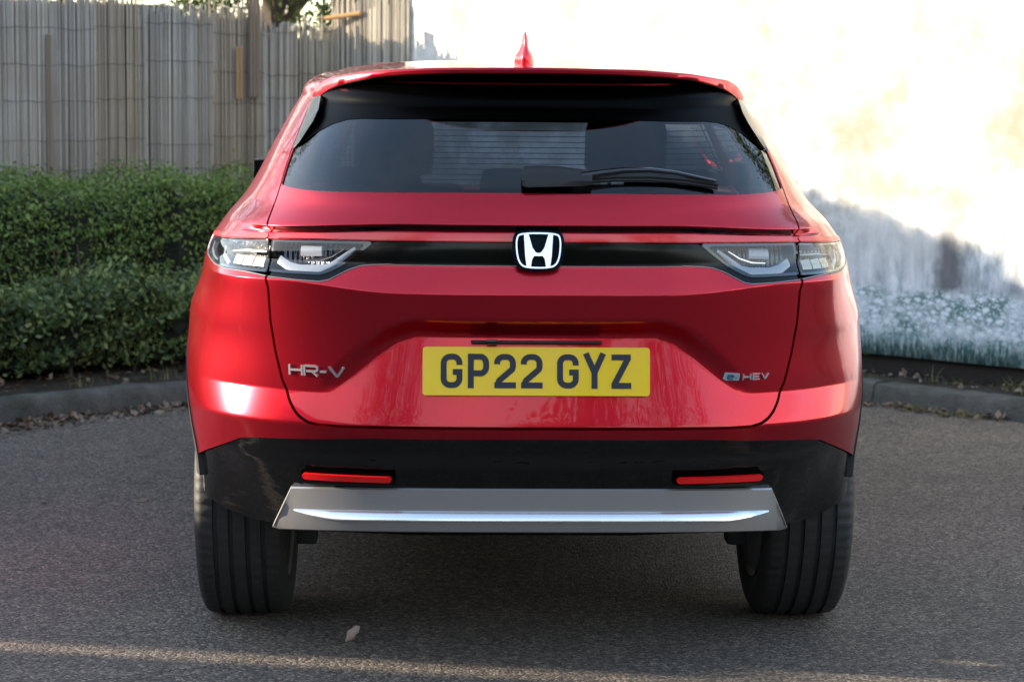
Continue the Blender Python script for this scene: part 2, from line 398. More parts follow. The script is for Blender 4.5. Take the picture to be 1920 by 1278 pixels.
# lower bumper in black
b1 = clip(full, side_low - .002 - full.A[:, 1])
b1 = clip(b1, b1.A[:, 1] - np.interp(b1.A[:, 0], *zip(*BOTLINE))); b1 = arch(b1, .375)
GB = skin_obj('rear_bumper_lower', clip(b1, (1.2 - b1.V[:, 1])), BUMPM, car, off=-.010, flange=.03)
sill = clip(full, side_low - .003 - full.A[:, 1]); sill = clip(sill, sill.V[:, 1] - 1.2); sill = clip(sill, sill.A[:, 1] - .26); sill = arch(sill, .375)
skin_obj('sill_cladding', sill, MATTEBLACK, car, off=.002, flange=.03)
ac = clip(full, full.V[:, 1] - .3); ac = arch(ac, .373); ac = arch(ac, .410, False); ac = clip(ac, ac.A[:, 1] - np.where(ac.V[:, 1] < 1.1, .43, .27))
for q in (0, 1):
    for sgn in (-1, 1): skin_obj('arch_cladding', clip(ac, (ac.V[:, 1] - 2.1)*(1 if q else -1)), MATTEBLACK, car, off=.004, flange=.05, both=False, side=sgn)
# inner skin so that gaps and openings show a dark inside
inn = clip(full, full.A[:, 1] - .40); inn = outside(inn, GLASS, .035); inn = outside(inn, LAMPZONE, 0)
for i in range(2): inn = clip(inn, -win_sd(inn, i, .01))
inn = clip(inn, -screen_sd(inn, .01)); inn = arch(inn, .42)
skin_obj('inner_lining', inn, DARKCAV, car, off=-.030, flange=0)
inb = clip(full, .41 - full.A[:, 1]); inb = clip(inb, 0.5 - inb.V[:, 1]); inb = clip(inb, inb.A[:, 1] - np.interp(inb.A[:, 0], *zip(*BOTLINE)) - .004)
skin_obj('bumper_backing', inb, DARKCAV, car, off=-.05, flange=0)
for i in range(2):
    wm = clip(full, win_sd(full, i))
    for sgn in (-1, 1): skin_obj('side_window', wm, mk_glass('side_glass', (.25, .28, .30)) if (i == 0 and sgn < 0) else bpy.data.materials['side_glass'], car, off=-.004, flange=0, both=False, side=sgn)
wsm = clip(full, screen_sd(full)); skin_obj('windscreen', wsm, GLASSW, car, off=-.004, flange=0)

# ---- tail lamps: clear lens over a dark chamber with light guides
def mk_cell():
    g = NG('lamp_chamber').set(rough=.22, metal=.85)
    co = g.coord('Object'); wv = g.n('ShaderNodeTexWave', wave_type='BANDS', bands_direction='X'); wv.inputs['Scale'].default_value = 26; wv.inputs['Distortion'].default_value = .6
    g.l(co, wv.inputs[0]); n = g.noise(co, 30, 3)
    g.base(g.mix(n, (.025, .025, .03), (.26, .26, .29))); g.bump(g.math('ADD', wv.outputs['Fac'], n), .7, .01); return g.m
CELL = mk_cell(); GUIDE = simple('frosted_light_guide', (.50, .50, .55), .22, coat=.6); AMBER = simple('pale_reflector', (.50, .45, .36), .28, metal=.3, coat=.5)
def strip(name, path, wd, off, mat, parent, sgn, depth=.010):
    """a bar following the skin along (s, v) points; wd = half width"""
    bm = bmesh.new(); n = len(path); rows = []
    for i, (s, v) in enumerate(path):
        a = path[max(i-1, 0)]; b = path[min(i+1, n-1)]; tx, ty = b[0]-a[0], b[1]-a[1]; l = math.hypot(tx, ty); nx, ny = -ty/l, tx/l
        w_ = wd[i] if hasattr(wd, '__len__') else wd
        rows.append([bm.verts.new(on_skin(sgn*(s+nx*q*w_), v+ny*q*w_, off - dd)) for q, dd in ((-1, depth), (-1, .002), (-.5, 0), (.5, 0), (1, .002), (1, depth))])
    for A, B in zip(rows, rows[1:]):
        for k in range(5): bm.faces.new((A[k], A[k+1], B[k+1], B[k]))
    for r in (rows[0], rows[-1]): bm.faces.new(r)
    bmesh.ops.recalc_face_normals(bm, faces=bm.faces)
    return bm_obj(name, bm, mat, parent, True)
LI = inside(t, LAMP_IN); LO = inside(full, LAMP_OUT)
for sgn in (-1, 1):
    lamp = skin_obj('tail_lamp', LI, CELL, car, off=-.040, flange=0, both=False, side=sgn)
    skin_obj('lamp_lens', LI, GLASSL, lamp, off=-.001, flange=.003, both=False, side=sgn)
    skin_obj('lamp_surround', outside(LI, [(.393, 1.032), (.440, .996), (.505, .965), (.645, .966), (.651, 1.030)]), GLOSSBLACK, lamp, off=-.006, flange=.034, both=False, side=sgn)
    strip('light_guide', [(.634, .990), (.602, .976), (.569, .9705), (.513, .9720), (.487, .977), (.470, .989), (.446, 1.006), (.424, 1.022)], [.010, .009, .009, .009, .008, .007, .006, .004], -.012, GUIDE, lamp, sgn, .02)
    strip('light_guide', [(.560, .990), (.520, .992), (.486, 1.002), (.455, 1.020)], [.002, .003, .003, .002], -.016, CHROME, lamp, sgn, .012)
    strip('reflector_cell', [(.575, 1.013), (.515, 1.015)], .013, -.020, GUIDE, lamp, sgn, .01)
    lo = skin_obj('tail_lamp', LO, CELL, car, off=-.034, flange=0, both=False, side=sgn)
    skin_obj('lamp_lens', LO, GLASSL, lo, off=-.001, flange=.003, both=False, side=sgn)
    skin_obj('lamp_surround', outside(LO, [(.664, 1.029), (.83, 1.0225), (1.09, 1.0145), (1.085, .990), (.97, .973), (.87, .966), (.660, .964)]), GLOSSBLACK, lo, off=-.005, flange=.028, both=False, side=sgn)
    for a, b in ((.682, .722), (.727, .770), (.775, .82)):
        strip('reflector_cell', [(a, .982), (b, .983)], [.011, .012], -.014, AMBER, lo, sgn, .012)
    strip('light_guide', [(.90, 1.008), (.893, .985), (.83, .968)], .006, -.009, GUIDE, lo, sgn, .015)
    strip('light_guide', [(1.055, 1.010), (1.05, .990), (.99, .976), (.93, .970)], [.004, .006, .005, .003], -.006, GUIDE, lo, sgn, .012)
    strip('light_guide', [(.68, 1.006), (.76, 1.006), (.84, 1.000)], [.003, .005, .003], -.012, SATIN, lo, sgn, .012)
    rb = inside(full, [(.02, 1.0415), (.19, 1.0415), (.399, 1.0405), (.516, 1.0395), (.640, 1.036), (.642, 1.0475), (.50, 1.052), (.35, 1.0565), (.02, 1.0585)])
    skin_obj('red_light_bar', rb, simple('red_lamp_plastic', (.80, .006, .012), .15, coat=.8) if sgn < 0 else bpy.data.materials['red_lamp_plastic'], car, off=.004, flange=.012, both=False, side=sgn)
    skin_obj('red_lamp_strip', inside(full, [(.668, 1.0355), (.83, 1.0285), (1.12, 1.0195), (1.12, 1.0275), (.83, 1.0385), (.668, 1.0465)]), REDLENS, lo, off=.002, flange=.006, both=False, side=sgn)
    strip('lamp_edge', [(1.105, 1.028), (1.115, 1.015), (1.110, .995), (1.09, .983)], .0045, .001, BADGE, lo, sgn, .012)
    # lamp well behind everything
    skin_obj('lamp_well', inside(full, LAMPZONE), DARKCAV, car, off=-.060, flange=0, both=False, side=sgn)

gs_ = inside(full, [(-.1, 1.0635), (.3, 1.0635), (.68, 1.0495), (.79, 1.0505), (.815, 1.0560), (.79, 1.0610), (.68, 1.0620), (.3, 1.0765), (-.1, 1.0765)])
gs_ = clip(gs_, .664 - gs_.A[:, 0])
skin_obj('groove_shade_strip', gs_, GARNM, car, off=.0012, flange=.004, base_n=False)  # added black strip that puts the shade of the paint groove into colour
TP = [(.332, .9868), (.382, .9845), (.407, .9814), (.433, .9722), (.457, .9595), (.478, .9483), (.499, .9441), (.559, .9455), (.638, .9492)]
strip('garnish_trim', [(s_, .9856) for s_ in np.linspace(-.332, .332, 24)], .0014, .0012, SATIN, car, 1, .012)
for sgn in (-1, 1):
    strip('garnish_trim', TP, .0014, .0012, SATIN, car, sgn, .012)
    strip('garnish_trim', [(.646, .9500), (.72, .9560), (.81, .9565), (.90, .9602), (.97, .9660), (1.05, .9750), (1.10, .9880)], .0016, .0012, SATIN, car, sgn, .012)

# ---- bumper insert, skid plate, reflectors
def loft_bar(name, xs, prof, mat, parent, endcap=True):
    """prof(x) -> list of (y, z); lofted along x"""
    bm = bmesh.new(); R = []
    for x in xs: R.append([bm.verts.new((x, y, z)) for y, z in prof(x)])
    n = len(R[0])
    for A, B in zip(R, R[1:]):
        for k in range(n): bm.faces.new((A[k], A[(k+1) % n], B[(k+1) % n], B[k]))
    if endcap: bm.faces.new(R[0][::-1]); bm.faces.new(R[-1])
    bmesh.ops.recalc_face_normals(bm, faces=bm.faces)
    return bm_obj(name, bm, mat, parent, True)
def ybase(x, z):          # rear face of the black bumper at that x
    xs_ = [on_skin(q, z).x for q in np.arange(0, .86, .02)]; return float(on_skin(float(np.interp(abs(x), xs_, np.arange(0, .86, .02))), z).y)
def skid_prof(x):
    a = abs(x); yb = ybase(x, .42) + .002; dz = .135*(yb - ybase(0, .42) - .002); zt = (.4625 if a < .571 else .4625 - (a - .571) * 2.1) - dz; zb = .354 - dz; tk = .02 if a > .61 else 0; yb += tk
    p = [(yb+.06, zt), (yb-.015, zt), (yb-.019, zt-.0035), (yb-.012, max(min(.413-dz, zt-.006), zb+.010)), (yb-.009, max(min(.386-dz, zt-.008), zb+.008)), (yb+.001, zb+.004), (yb+.012, zb), (yb+.06, zb)]
    return p
def hi_prof(x):
    a = abs(x); yb = ybase(x, .42) + .002; dz = .135*(yb - ybase(0, .42) - .002); f = max(.02, min(1, (.57 - a) / .10)) ** .6; z0 = .4085 - dz
    return [(yb-.008, z0+.002), (yb-.0125, z0), (yb-.0125-.013*f, z0-.0175*f), (yb-.0115-.014*f, z0-.001-.0205*f), (yb-.004, z0-.003-.0215*f)]
loft_bar('skid_plate', [-.618, -.60, -.585, -.571] + list(np.linspace(-.56, .56, 41)) + [.571, .585, .60, .618], skid_prof, SILVER, car)
loft_bar('skid_highlight_bar', np.linspace(-.565, .565, 45), hi_prof, simple('skid_highlight_bright', (.92, .94, .97), .22, metal=.9), car)  # ridge highlight of the skid plate, put in as a brighter metal bar
for sgn in (-1, 1):
    rf = inside(full, [(.336, .481), (.335, .490), (.339, .4925), (.558, .4905), (.562, .487), (.560, .479), (.556, .4755), (.340, .4785)])
    skin_obj('reflector', rf, REDLENS, car, off=.010, flange=.022, both=False, side=sgn)
    skin_obj('reflector_bezel', inside(full, [(.330, .472), (.330, .498), (.568, .496), (.568, .469)]), FRITM, car, off=.001, flange=.02, both=False, side=sgn)

# ---- roof spoiler
RG = GP[len(ZV)-1:].reshape(-1, 3)
def roof_z(x, y):
    d = (RG[:, 0]-abs(x))**2 + (RG[:, 1]-y)**2; k = np.argsort(d)[:5]; w_ = 1/(d[k]+1e-7); return float((RG[k, 2]*w_).sum()/w_.sum())
LOWX = [(0, 1.4218), (.18, 1.4205), (.31, 1.4165), (.384, 1.4115), (.44, 1.400), (.475, 1.391), (.50, 1.380), (.52, 1.367), (.54, 1.351)]
HIGHX = [(0, 1.437), (.25, 1.4345), (.386, 1.4268), (.461, 1.4175), (.49, 1.413), (.515, 1.403), (.53, 1.390), (.54, 1.376)]
lowx = lambda x: float(np.interp(abs(x), *zip(*LOWX))); highx = lambda x: float(np.interp(abs(x), *zip(*HIGHX)))
ytr = lambda x: .25 + .33*(abs(x)/.54)**3
bm = bmesh.new(); R = []
for x in np.r_[np.linspace(-.538, -.44, 14), np.linspace(-.43, .43, 40), np.linspace(.44, .538, 14)]:
    yt, zl, zh = ytr(x), lowx(x), highx(x); pts = [(yt+.003, zl+.0005), (yt, zl+.003), (yt-.001, zh-.005), (yt+.003, zh)]
    ye = 1.30; yc_ = .95; zc_ = float(np.interp(abs(x), (0, .25, .39, .47, .51, .54), (1.470, 1.465, 1.4565, 1.4435, 1.431, 1.415)))
    for q in np.linspace(.05, 1, 22):
        y = yt + (ye-yt)*q; zr = roof_z(x, y) + .0025; u_ = min(1, (y-yt)/(yc_-yt)); zz = zh + (zc_-zh)*(u_**1.5) if y < yc_ else zc_ + (roof_z(x, ye)-zc_)*((y-yc_)/(ye-yc_))**1.5
        pts.append((y, max(zz, zr) if q < 1 else zr - .004))
    R.append([bm.verts.new((x, a, b)) for a, b in pts])
for A, B in zip(R, R[1:]):
    for k in range(len(A)-1): bm.faces.new((A[k], B[k], B[k+1], A[k+1]))
bmesh.ops.recalc_face_normals(bm, faces=bm.faces)
for e_ in (R[0], R[-1]): bm.faces.new(e_)
sp = bm_obj('roof_spoiler', bm, PAINT, car, True)
bm = bmesh.new(); R = []
for x in np.linspace(-.536, .536, 60):
    yt, zl = ytr(x), lowx(x); R.append([bm.verts.new((x, a, b)) for a, b in ((yt+.16, zl-.018), (yt+.06, zl-.004), (yt+.002, zl), (yt+.004, zl+.002), (yt+.16, zl+.004))])
for A, B in zip(R, R[1:]):
    for k in range(4): bm.faces.new((A[k], B[k], B[k+1], A[k+1]))
bmesh.ops.recalc_face_normals(bm, faces=bm.faces); bm_obj('spoiler_underside', bm, FRITM, sp, True)
# side fins of the spoiler
FO = [(.700, 1.352), (.695, 1.322), (.690, 1.300), (.688, 1.275), (.686, 1.250), (.688, 1.237)]          # outer edge on the skin
FI = [(.630, 1.352, .035), (.612, 1.326, .048), (.618, 1.300, .045), (.640, 1.275, .030), (.662, 1.252, .015), (.683, 1.239, .003)]
GREYP = simple('grey_gloss_plastic', (.03, .03, .03), .30, coat=.25)
for sgn in (-1, 1):
    bm = bmesh.new(); R = []
    for (s, v), (s2, v2, lift) in zip(FO, FI):
        a = on_skin(sgn*s, v, .002); b_ = on_skin(sgn*s2, v2, -.001); c = b_ + Vector((0, -lift, .0)); mid = a.lerp(c, .5) + Vector((sgn*.003, -.004*lift/.06, 0))
        R.append([bm.verts.new(q) for q in (a, mid, c, b_)])
    for A, B in zip(R, R[1:]):
        for k in range(3): bm.faces.new((A[k], A[k+1], B[k+1], B[k]))
    bmesh.ops.recalc_face_normals(bm, faces=bm.faces); bm_obj('spoiler_fin', bm, GREYP, car, True)
# shark fin antenna
bm = bmesh.new(); R = []
for q, (yc, hl, wd_) in enumerate([(.70, .085, .0255), (.695, .084, .0255), (.69, .078, .022), (.685, .066, .013), (.67, .046, .009), (.655, .028, .0065), (.645, .012, .002)]):
    z_ = [1.430, 1.462, 1.476, 1.489, 1.505, 1.521, 1.532][q]
    R.append([bm.verts.new((-.0085 + wd_*math.cos(a)*(1 if abs(math.cos(a)) else 1), yc + hl*math.sin(a) + .0, z_)) for a in np.linspace(0, 2*math.pi, 24, endpoint=False)])
for A, B in zip(R, R[1:]):
    for k in range(24): bm.faces.new((A[k], A[(k+1) % 24], B[(k+1) % 24], B[k]))
bm.faces.new(R[-1]); bmesh.ops.recalc_face_normals(bm, faces=bm.faces); bm_obj('roof_antenna', bm, PAINT, car, True)

# ---- number plate with its lettering
MB = math.atan(.19)
PT = Matrix.Translation((0.0, .0165, .7435)) @ Matrix.Rotation(-MB, 4, 'X')     # plate plane: x right, z up, -y towards the viewer
def rounded(w_, h_, r, n=6):
    P = []
    for cx, cy, a0 in ((w_/2-r, h_/2-r, 0), (-w_/2+r, h_/2-r, 90), (-w_/2+r, -h_/2+r, 180), (w_/2-r, -h_/2+r, 270)):
        for k in range(n+1):
            a = math.radians(a0 + 90*k/n); P.append((cx + r*math.cos(a), cy + r*math.sin(a)))
    return P
def prism(bm, P, y0, y1, fn):
    """P outline in the plate plane; fn maps (x, z, y) to 3-D"""
    A = [bm.verts.new(fn(x, z_, y0)) for x, z_ in P]; B = [bm.verts.new(fn(x, z_, y1)) for x, z_ in P]; n = len(P)
    for k in range(n): bm.faces.new((A[k], A[(k+1) % n], B[(k+1) % n], B[k]))
    bm.faces.new(A); bm.faces.new(B[::-1])
def stroke(bm, path, wd, y0, y1, fn, closed=False, miter=2.2):
    P = [Vector(p) for p in path]; n = len(P); L = []; Rr = []
    for i in range(n):
        if closed: a, b = P[i-1], P[(i+1) % n]
        else: a, b = P[max(i-1, 0)], P[min(i+1, n-1)]
        d1 = (P[i]-a).normalized() if (P[i]-a).length > 1e-9 else (b-P[i]).normalized(); d2 = (b-P[i]).normalized() if (b-P[i]).length > 1e-9 else d1
        n1 = Vector((-d1.y, d1.x)); n2 = Vector((-d2.y, d2.x)); nn = (n1+n2); nn = nn.normalized() if nn.length > 1e-6 else n1
        k = min(miter, 1/max(.2, nn.dot(n1))); L.append(P[i]+nn*wd/2*k); Rr.append(P[i]-nn*wd/2*k)
    if closed: L.append(L[0]); Rr.append(Rr[0])
    V4 = [[bm.verts.new(fn(p.x, p.y, y)) for p, y in ((l, y0), (r, y0), (r, y1), (l, y1))] for l, r in zip(L, Rr)]
    for A, B in zip(V4, V4[1:]):
        for k in range(4): bm.faces.new((A[k], A[(k+1) % 4], B[(k+1) % 4], B[k]))
    if not closed: bm.faces.new(V4[0]); bm.faces.new(V4[-1][::-1])
def arc(cx, cy, r, a0, a1, n=7, ry=None):
    ry = r if ry is None else ry
    return [(cx + r*math.cos(math.radians(a0+(a1-a0)*k/n)), cy + ry*math.sin(math.radians(a0+(a1-a0)*k/n))) for k in range(n+1)]
GL = {
 'G': [[(43, 53)] + arc(28, 57, 15, 0, 90) + arc(22, 57, 15, 90, 180) + arc(22, 22, 15, 180, 270) + arc(28, 22, 15, 270, 360) + [(43, 37), (28, 37)]],
 'P': [[(8, 0), (8, 79)], [(8, 72)] + [(30, 72)] + arc(30, 56, 13, 90, 0, ry=16) + arc(30, 50, 13, 0, -90, ry=16) + [(8, 34)]],
 '2': [[(7, 55)] + arc(22, 58, 15, 175, 90, ry=14) + arc(28, 57, 15, 90, 0) + [(43, 52)] + arc(31, 50, 12, 0, -40) + [(12, 18), (8, 7)], [(1, 7), (50, 7)]],
 'Y': [[(5, 81), (25, 37)], [(45, 81), (25, 37)], [(25, 42), (25, 0)]],
 'Z': [[(3, 72), (47, 72)], [(42, 72), (8, 7)], [(3, 7), (48, 7)]]}
bm = bmesh.new(); fn = lambda x, z_, y: PT @ Vector((x, y, z_)); prism(bm, rounded(.520, .111, .008), 0, -.004, fn)
bmesh.ops.recalc_face_normals(bm, faces=bm.faces)
gy = NG('yellow_plate').set(rough=.4, spec=.35, coat=.25); gy.base(gy.mix(gy.noise(gy.coord(), 40, 2), (.95, .63, .008), (.90, .58, .007)))
plate = bm_obj('number_plate', bm, gy.m, car)
INK = simple('plate_black_ink', (.012, .016, .03), .5)
gw = 438.0; x0 = -gw/2; k = 0
for ch in 'GP22 GYZ':
    if ch == ' ': x0 += 22; continue
    bm = bmesh.new()
    for q, pth in enumerate(GL[ch]):
        stroke(bm, [((x0 + a)/1000, (b - 39.5 + .5)/1000) for a, b in pth], .0135, -.0038, -.0052 - .0003*q, fn)
    bmesh.ops.recalc_face_normals(bm, faces=bm.faces); bm_obj('plate_character', bm, INK, plate); x0 += 61
# black strip added for the shade line under the recess lip
bm = bmesh.new(); box(bm, (-.15, .020, .8065), (.15, .05, .8125), bev=.002); bm_obj('recess_shade_strip', bm, MATTEBLACK, car)
bm = bmesh.new(); box(bm, (-.115, .004, .806), (-.09, .02, .817), bev=.003); bm_obj('reversing_camera', bm, GLOSSBLACK, car)

# ---- badges
def badge(name, strokes, wd, mat, off=(.001, .005), parent=None):
    bm = bmesh.new()
    for q, pth in enumerate(strokes):
        stroke(bm, pth, wd, off[0], off[1]+.0002*q, lambda x, z_, y: on_skin(x, z_, y, GN))
    bmesh.ops.recalc_face_normals(bm, faces=bm.faces); return bm_obj(name, bm, mat, parent or car)
def lettering(text, u0, v0, cw, h, gap):
    G2 = {'H': [[(0, 0), (0, 1)], [(1, 0), (1, 1)], [(0, .5), (1, .5)]], 'R': [[(0, 0), (0, 1)], [(0, .96), (.85, .96), (1, .85), (1, .58), (.85, .46), (.15, .46)], [(.6, .46), (1, 0)]],
          'V': [[(0, 1), (.5, .04)], [(.5, .04), (1, 1)]], '-': [[(0, .48), (.45, .48)]], 'E': [[(1, .05), (.05, .05), (.05, .95), (1, .95)], [(.05, .5), (.9, .5)]],
          'e': [[(.1, .5), (.9, .5), (.9, .85), (.75, .97), (.2, .97), (.05, .8), (.05, .2), (.2, .04), (.9, .04)]], ':': [[(0, .2), (0, .32)], [(0, .65), (0, .77)]]}
    out = []; u = u0
    for c in text:
        w_ = cw*(.45 if c == '-' else .15 if c == ':' else 1)
        for p in G2[c]: out.append([(u + a*cw*(1 if c not in ':' else 1), v0 + b*h) for a, b in p])
        u += w_ + gap
    return out
badge('model_badge', lettering('HR-V', -.588, .7235, .034, .024, .007), .0046, BADGE)
hb = badge('hybrid_badge', lettering('HEV', .492, .7205, .019, .0135, .0055), .0028, BADGE)
bm = bmesh.new(); prism(bm, [(.444, .7235), (.448, .7385), (.482, .7360), (.482, .7205), (.452, .7195)], .001, .005, lambda x, z_, y: on_skin(x, z_, y, GN)); bmesh.ops.recalc_face_normals(bm, faces=bm.faces)
bm_obj('badge_block', bm, simple('pale_badge_blue', (.45, .62, .70), .25, metal=.5), hb)
badge('badge_letter', lettering('e:', .4545, .7225, .015, .011, .005), .0026, simple('deep_blue_badge', (.02, .08, .16), .3), (.0052, .0062), hb)
for k in range(11):
    v_ = 1.172 + .0125*k; strip('heater_line', [(q, v_ + .0002) for q in np.linspace(-.58, .58, 30)], .00028, -.0045, MATTEBLACK, rear_glass, 1, .0005)
# emblem
yE = float(on_skin(0, 1.02).y)
def em(x, z_, y): return Vector((x, yE - .012 + .05*(z_) - y, 1.0215 + z_))
bm = bmesh.new(); OUT = [(-.058, .035), (-.045, .047), (.045, .047), (.058, .035), (.060, .0), (.055, -.028), (.040, -.045), (-.040, -.045), (-.055, -.028), (-.060, .0)]
def soften(P, it=2):
    for _ in range(it):
        Q = []
        for a, b in zip(P, P[1:]+P[:1]):
            Q += [(a[0]*.75+b[0]*.25, a[1]*.75+b[1]*.25), (a[0]*.25+b[0]*.75, a[1]*.25+b[1]*.75)]
        P = Q
    return P
prism(bm, soften(OUT), -.03, .010, em); bmesh.ops.recalc_face_normals(bm, faces=bm.faces)
emblem = bm_obj('emblem', bm, simple('emblem_dark_blue', (.004, .009, .022), .06, coat=1.0), car, True)
def em2(x, z_, y):
    p = em(x, z_, y); p.y += .14*(z_-.043); return p
bm = bmesh.new(); FR = soften([(-.050, .030), (-.040, .0405), (.040, .0405), (.050, .030), (.049, -.005), (.042, -.028), (.027, -.0365), (-.027, -.0365), (-.042, -.028), (-.049, -.005)])
stroke(bm, FR, .0036, .004, .0145, em2, closed=True); bmesh.ops.recalc_face_normals(bm, faces=bm.faces); bm_obj('emblem_frame', bm, CHROME, emblem)
bm = bmesh.new()
for sg in (-1, 1):
    P = [(sg*.0330, .0385), (sg*.0225, .0385), (sg*.0135, .008), (sg*.006, -.0025), (0, -.004), (0, -.0105), (sg*.010, -.0105), (sg*.0145, -.018), (sg*.0170, -.0350), (sg*.0265, -.0350), (sg*.0300, -.010)]
    prism(bm, P, .004, .0135, em2)
bmesh.ops.recalc_face_normals(bm, faces=bm.faces); bm_obj('emblem_letter', bm, CHROME, emblem)

# ---- rear wiper
def gy_(x, z_): return float(on_skin(x, z_).y)
bm = bmesh.new(); R = []
for x, zc_, h_ in [(-.036, 1.183, .010), (-.034, 1.184, .020), (-.026, 1.185, .0245), (.0, 1.186, .0250), (.05, 1.186, .0235), (.10, 1.184, .020), (.125, 1.182, .014)]:
    yb = gy_(x, zc_) - .004; R.append([bm.verts.new((x, yb + (z2 - 0)*.9 - dy, zc_ + z2)) for z2, dy in ((-h_, 0), (-h_*.9, .020), (-h_*.3, .032), (h_*.5, .032), (h_, .020), (h_, 0))])
for A, B in zip(R, R[1:]):
    for k in range(6): bm.faces.new((A[k], A[(k+1) % 6], B[(k+1) % 6], B[k]))
bm.faces.new(R[0]); bm.faces.new(R[-1][::-1]); bmesh.ops.recalc_face_normals(bm, faces=bm.faces)
wip = bm_obj('rear_wiper', bm, MATTEBLACK, car, True)
bm = bmesh.new(); arm = [(.10, 1.188), (.15, 1.196), (.20, 1.202), (.26, 1.203), (.32, 1.197), (.37, 1.187), (.415, 1.178)]
tube(bm, [(x, gy_(x, z_)-.028, z_) for x, z_ in arm], [.009, .008, .007, .006, .005, .004, .003], 8); bm_obj('wiper_arm', bm, GLOSSBLACK, wip, True)
bm = bmesh.new(); bl = [(.10, 1.181), (.18, 1.187), (.26, 1.188), (.34, 1.182), (.42, 1.170)]
tube(bm, [(x, gy_(x, z_)-.012, z_) for x, z_ in bl], .0065, 6); tube(bm, [(x, gy_(x, z_-.008)-.006, z_-.008) for x, z_ in bl], .004, 5); bm_obj('wiper_blade', bm, MATTEBLACK, wip, True)

# ---- wheels
def make_wheel(cx, cy):
    sg = 1 if cx > 0 else -1
    ty = bmesh.new(); W2 = .1125; ns = 288
    prof = [(-.095, .235), (-.112, .262), (-.1165, .290), (-.113, .312), (-.103, .330), (-.094, .3365)]
    gr = [-.060, -.021, .021, .060]; tr_ = [(-.094, .3365)]
    for gx in gr:
        tr_ += [(gx-.0062, .3415-.35*(gx-.006)**2*1.2), (gx-.0048, .333), (gx+.0048, .333), (gx+.0062, .3415-.35*(gx+.006)**2*1.2)]
    prof = prof[:-1] + tr_ + [(.094, .3365), (.103, .330), (.113, .312), (.1165, .290), (.112, .262), (.095, .235)]
    R = []
    for k in range(ns):
        a = 2*math.pi*k/ns; sip = .0035 if k % 4 == 0 else 0
        R.append([ty.verts.new((cx + x, cy + (r - (sip if .325 < r and abs(x) > .09 else 0))*math.cos(a), WZ + (r - (sip if .325 < r and abs(x) > .09 else 0))*math.sin(a))) for x, r in prof])
        if k % 5 == 3:
            for v_, (x, r) in zip(R[-1], prof):
                if r > .334 and abs(x) < .09: v_.co = Vector((v_.co.x, cy + (r-.0013)*math.cos(a), WZ + (r-.0013)*math.sin(a)))
    for k in range(ns):
        A, B = R[k], R[(k+1) % ns]
        for j in range(len(prof)-1): ty.faces.new((A[j], A[j+1], B[j+1], B[j]))
    bmesh.ops.recalc_face_normals(ty, faces=ty.faces)
    wheel = bpy.data.objects.new('wheel', None); link(wheel, car)
    bm_obj('tyre', ty, RUBBER, wheel, True)
    rm = bmesh.new(); R = []
    for k in range(60):
        a = 2*math.pi*k/60; R.append([rm.verts.new((cx + sg*x, cy + r*math.cos(a), WZ + r*math.sin(a))) for x, r in ((.108, .240), (.100, .226), (.02, .205), (-.10, .225), (-.108, .240))])
    for k in range(60):
        A, B = R[k], R[(k+1) % 60]
        for j in range(4): rm.faces.new((A[j], A[j+1], B[j+1], B[j]))
    for q in range(5):
        M = Matrix.Translation((cx, cy, WZ)) @ Matrix.Rotation(q*2*math.pi/5, 4, 'X')
        for dx in (-.028, .028): box(rm, (sg*.085-.012, dx-.014, .03), (sg*.085+.012, dx+.014, .232), M)
    box(rm, (cx+sg*.06-.02, cy-.055, WZ-.055), (cx+sg*.06+.04*1, cy+.055, WZ+.055), bev=.02)
    bmesh.ops.recalc_face_normals(rm, faces=rm.faces); bm_obj('rim', rm, SATIN, wheel, True)
    dk = bmesh.new(); bmesh.ops.create_cone(dk, cap_ends=True, segments=40, radius1=.16, radius2=.16, depth=.03, matrix=Matrix.Translation((cx, cy, WZ)) @ Matrix.Rotation(math.pi/2, 4, 'Y')); bm_obj('brake_disc', dk, SATIN, wheel, True)
gr_ = NG('tyre_rubber').set(rough=.62); nn_ = gr_.noise(gr_.coord(), 60, 4); gr_.base(gr_.mix(nn_, (.014, .014, .015), (.034, .033, .033))); gr_.bump(nn_, .2, .002); RUBBER = gr_.m
for cx in (-.724, .724):
    for cy in (WY, WY+2.61): make_wheel(cx, cy)

# ---- underside, cabin and mirrors
bm = bmesh.new(); box(bm, (-.60, .80, .225), (.60, 3.9, .40)); box(bm, (-.62, .45, .37), (.62, .80, .41)); box(bm, (-.80, .45, .42), (.80, 3.9, .46)); box(bm, (-.82, 1.30, .24), (.82, 3.0, .42))
bm_obj('underbody', bm, DARKCAV, car)
bm = bmesh.new(); tube(bm, [(-.60, .86, .25), (-.3, .90, .23), (.3, .90, .23), (.60, .86, .25)], .035, 10)
for sgn in (-1, 1):
    tube(bm, [(sgn*.54, .55, .34), (sgn*.56, .70, .25), (sgn*.60, .85, .25)], .022, 8); box(bm, (sgn*.56-.03, .66, .215), (sgn*.56+.025, .74, .26), bev=.008)
bm_obj('rear_axle', bm, MATTEBLACK, car, True)
bm = bmesh.new(); box(bm, (.05, .45, .30), (.50, .82, .40), bev=.04); tube(bm, [(.28, .8, .33), (.2, 1.5, .30), (.1, 3.0, .30)], .03); bm_obj('exhaust', bm, simple('dull_steel', (.10, .09, .08), .6, metal=.6), car, True)
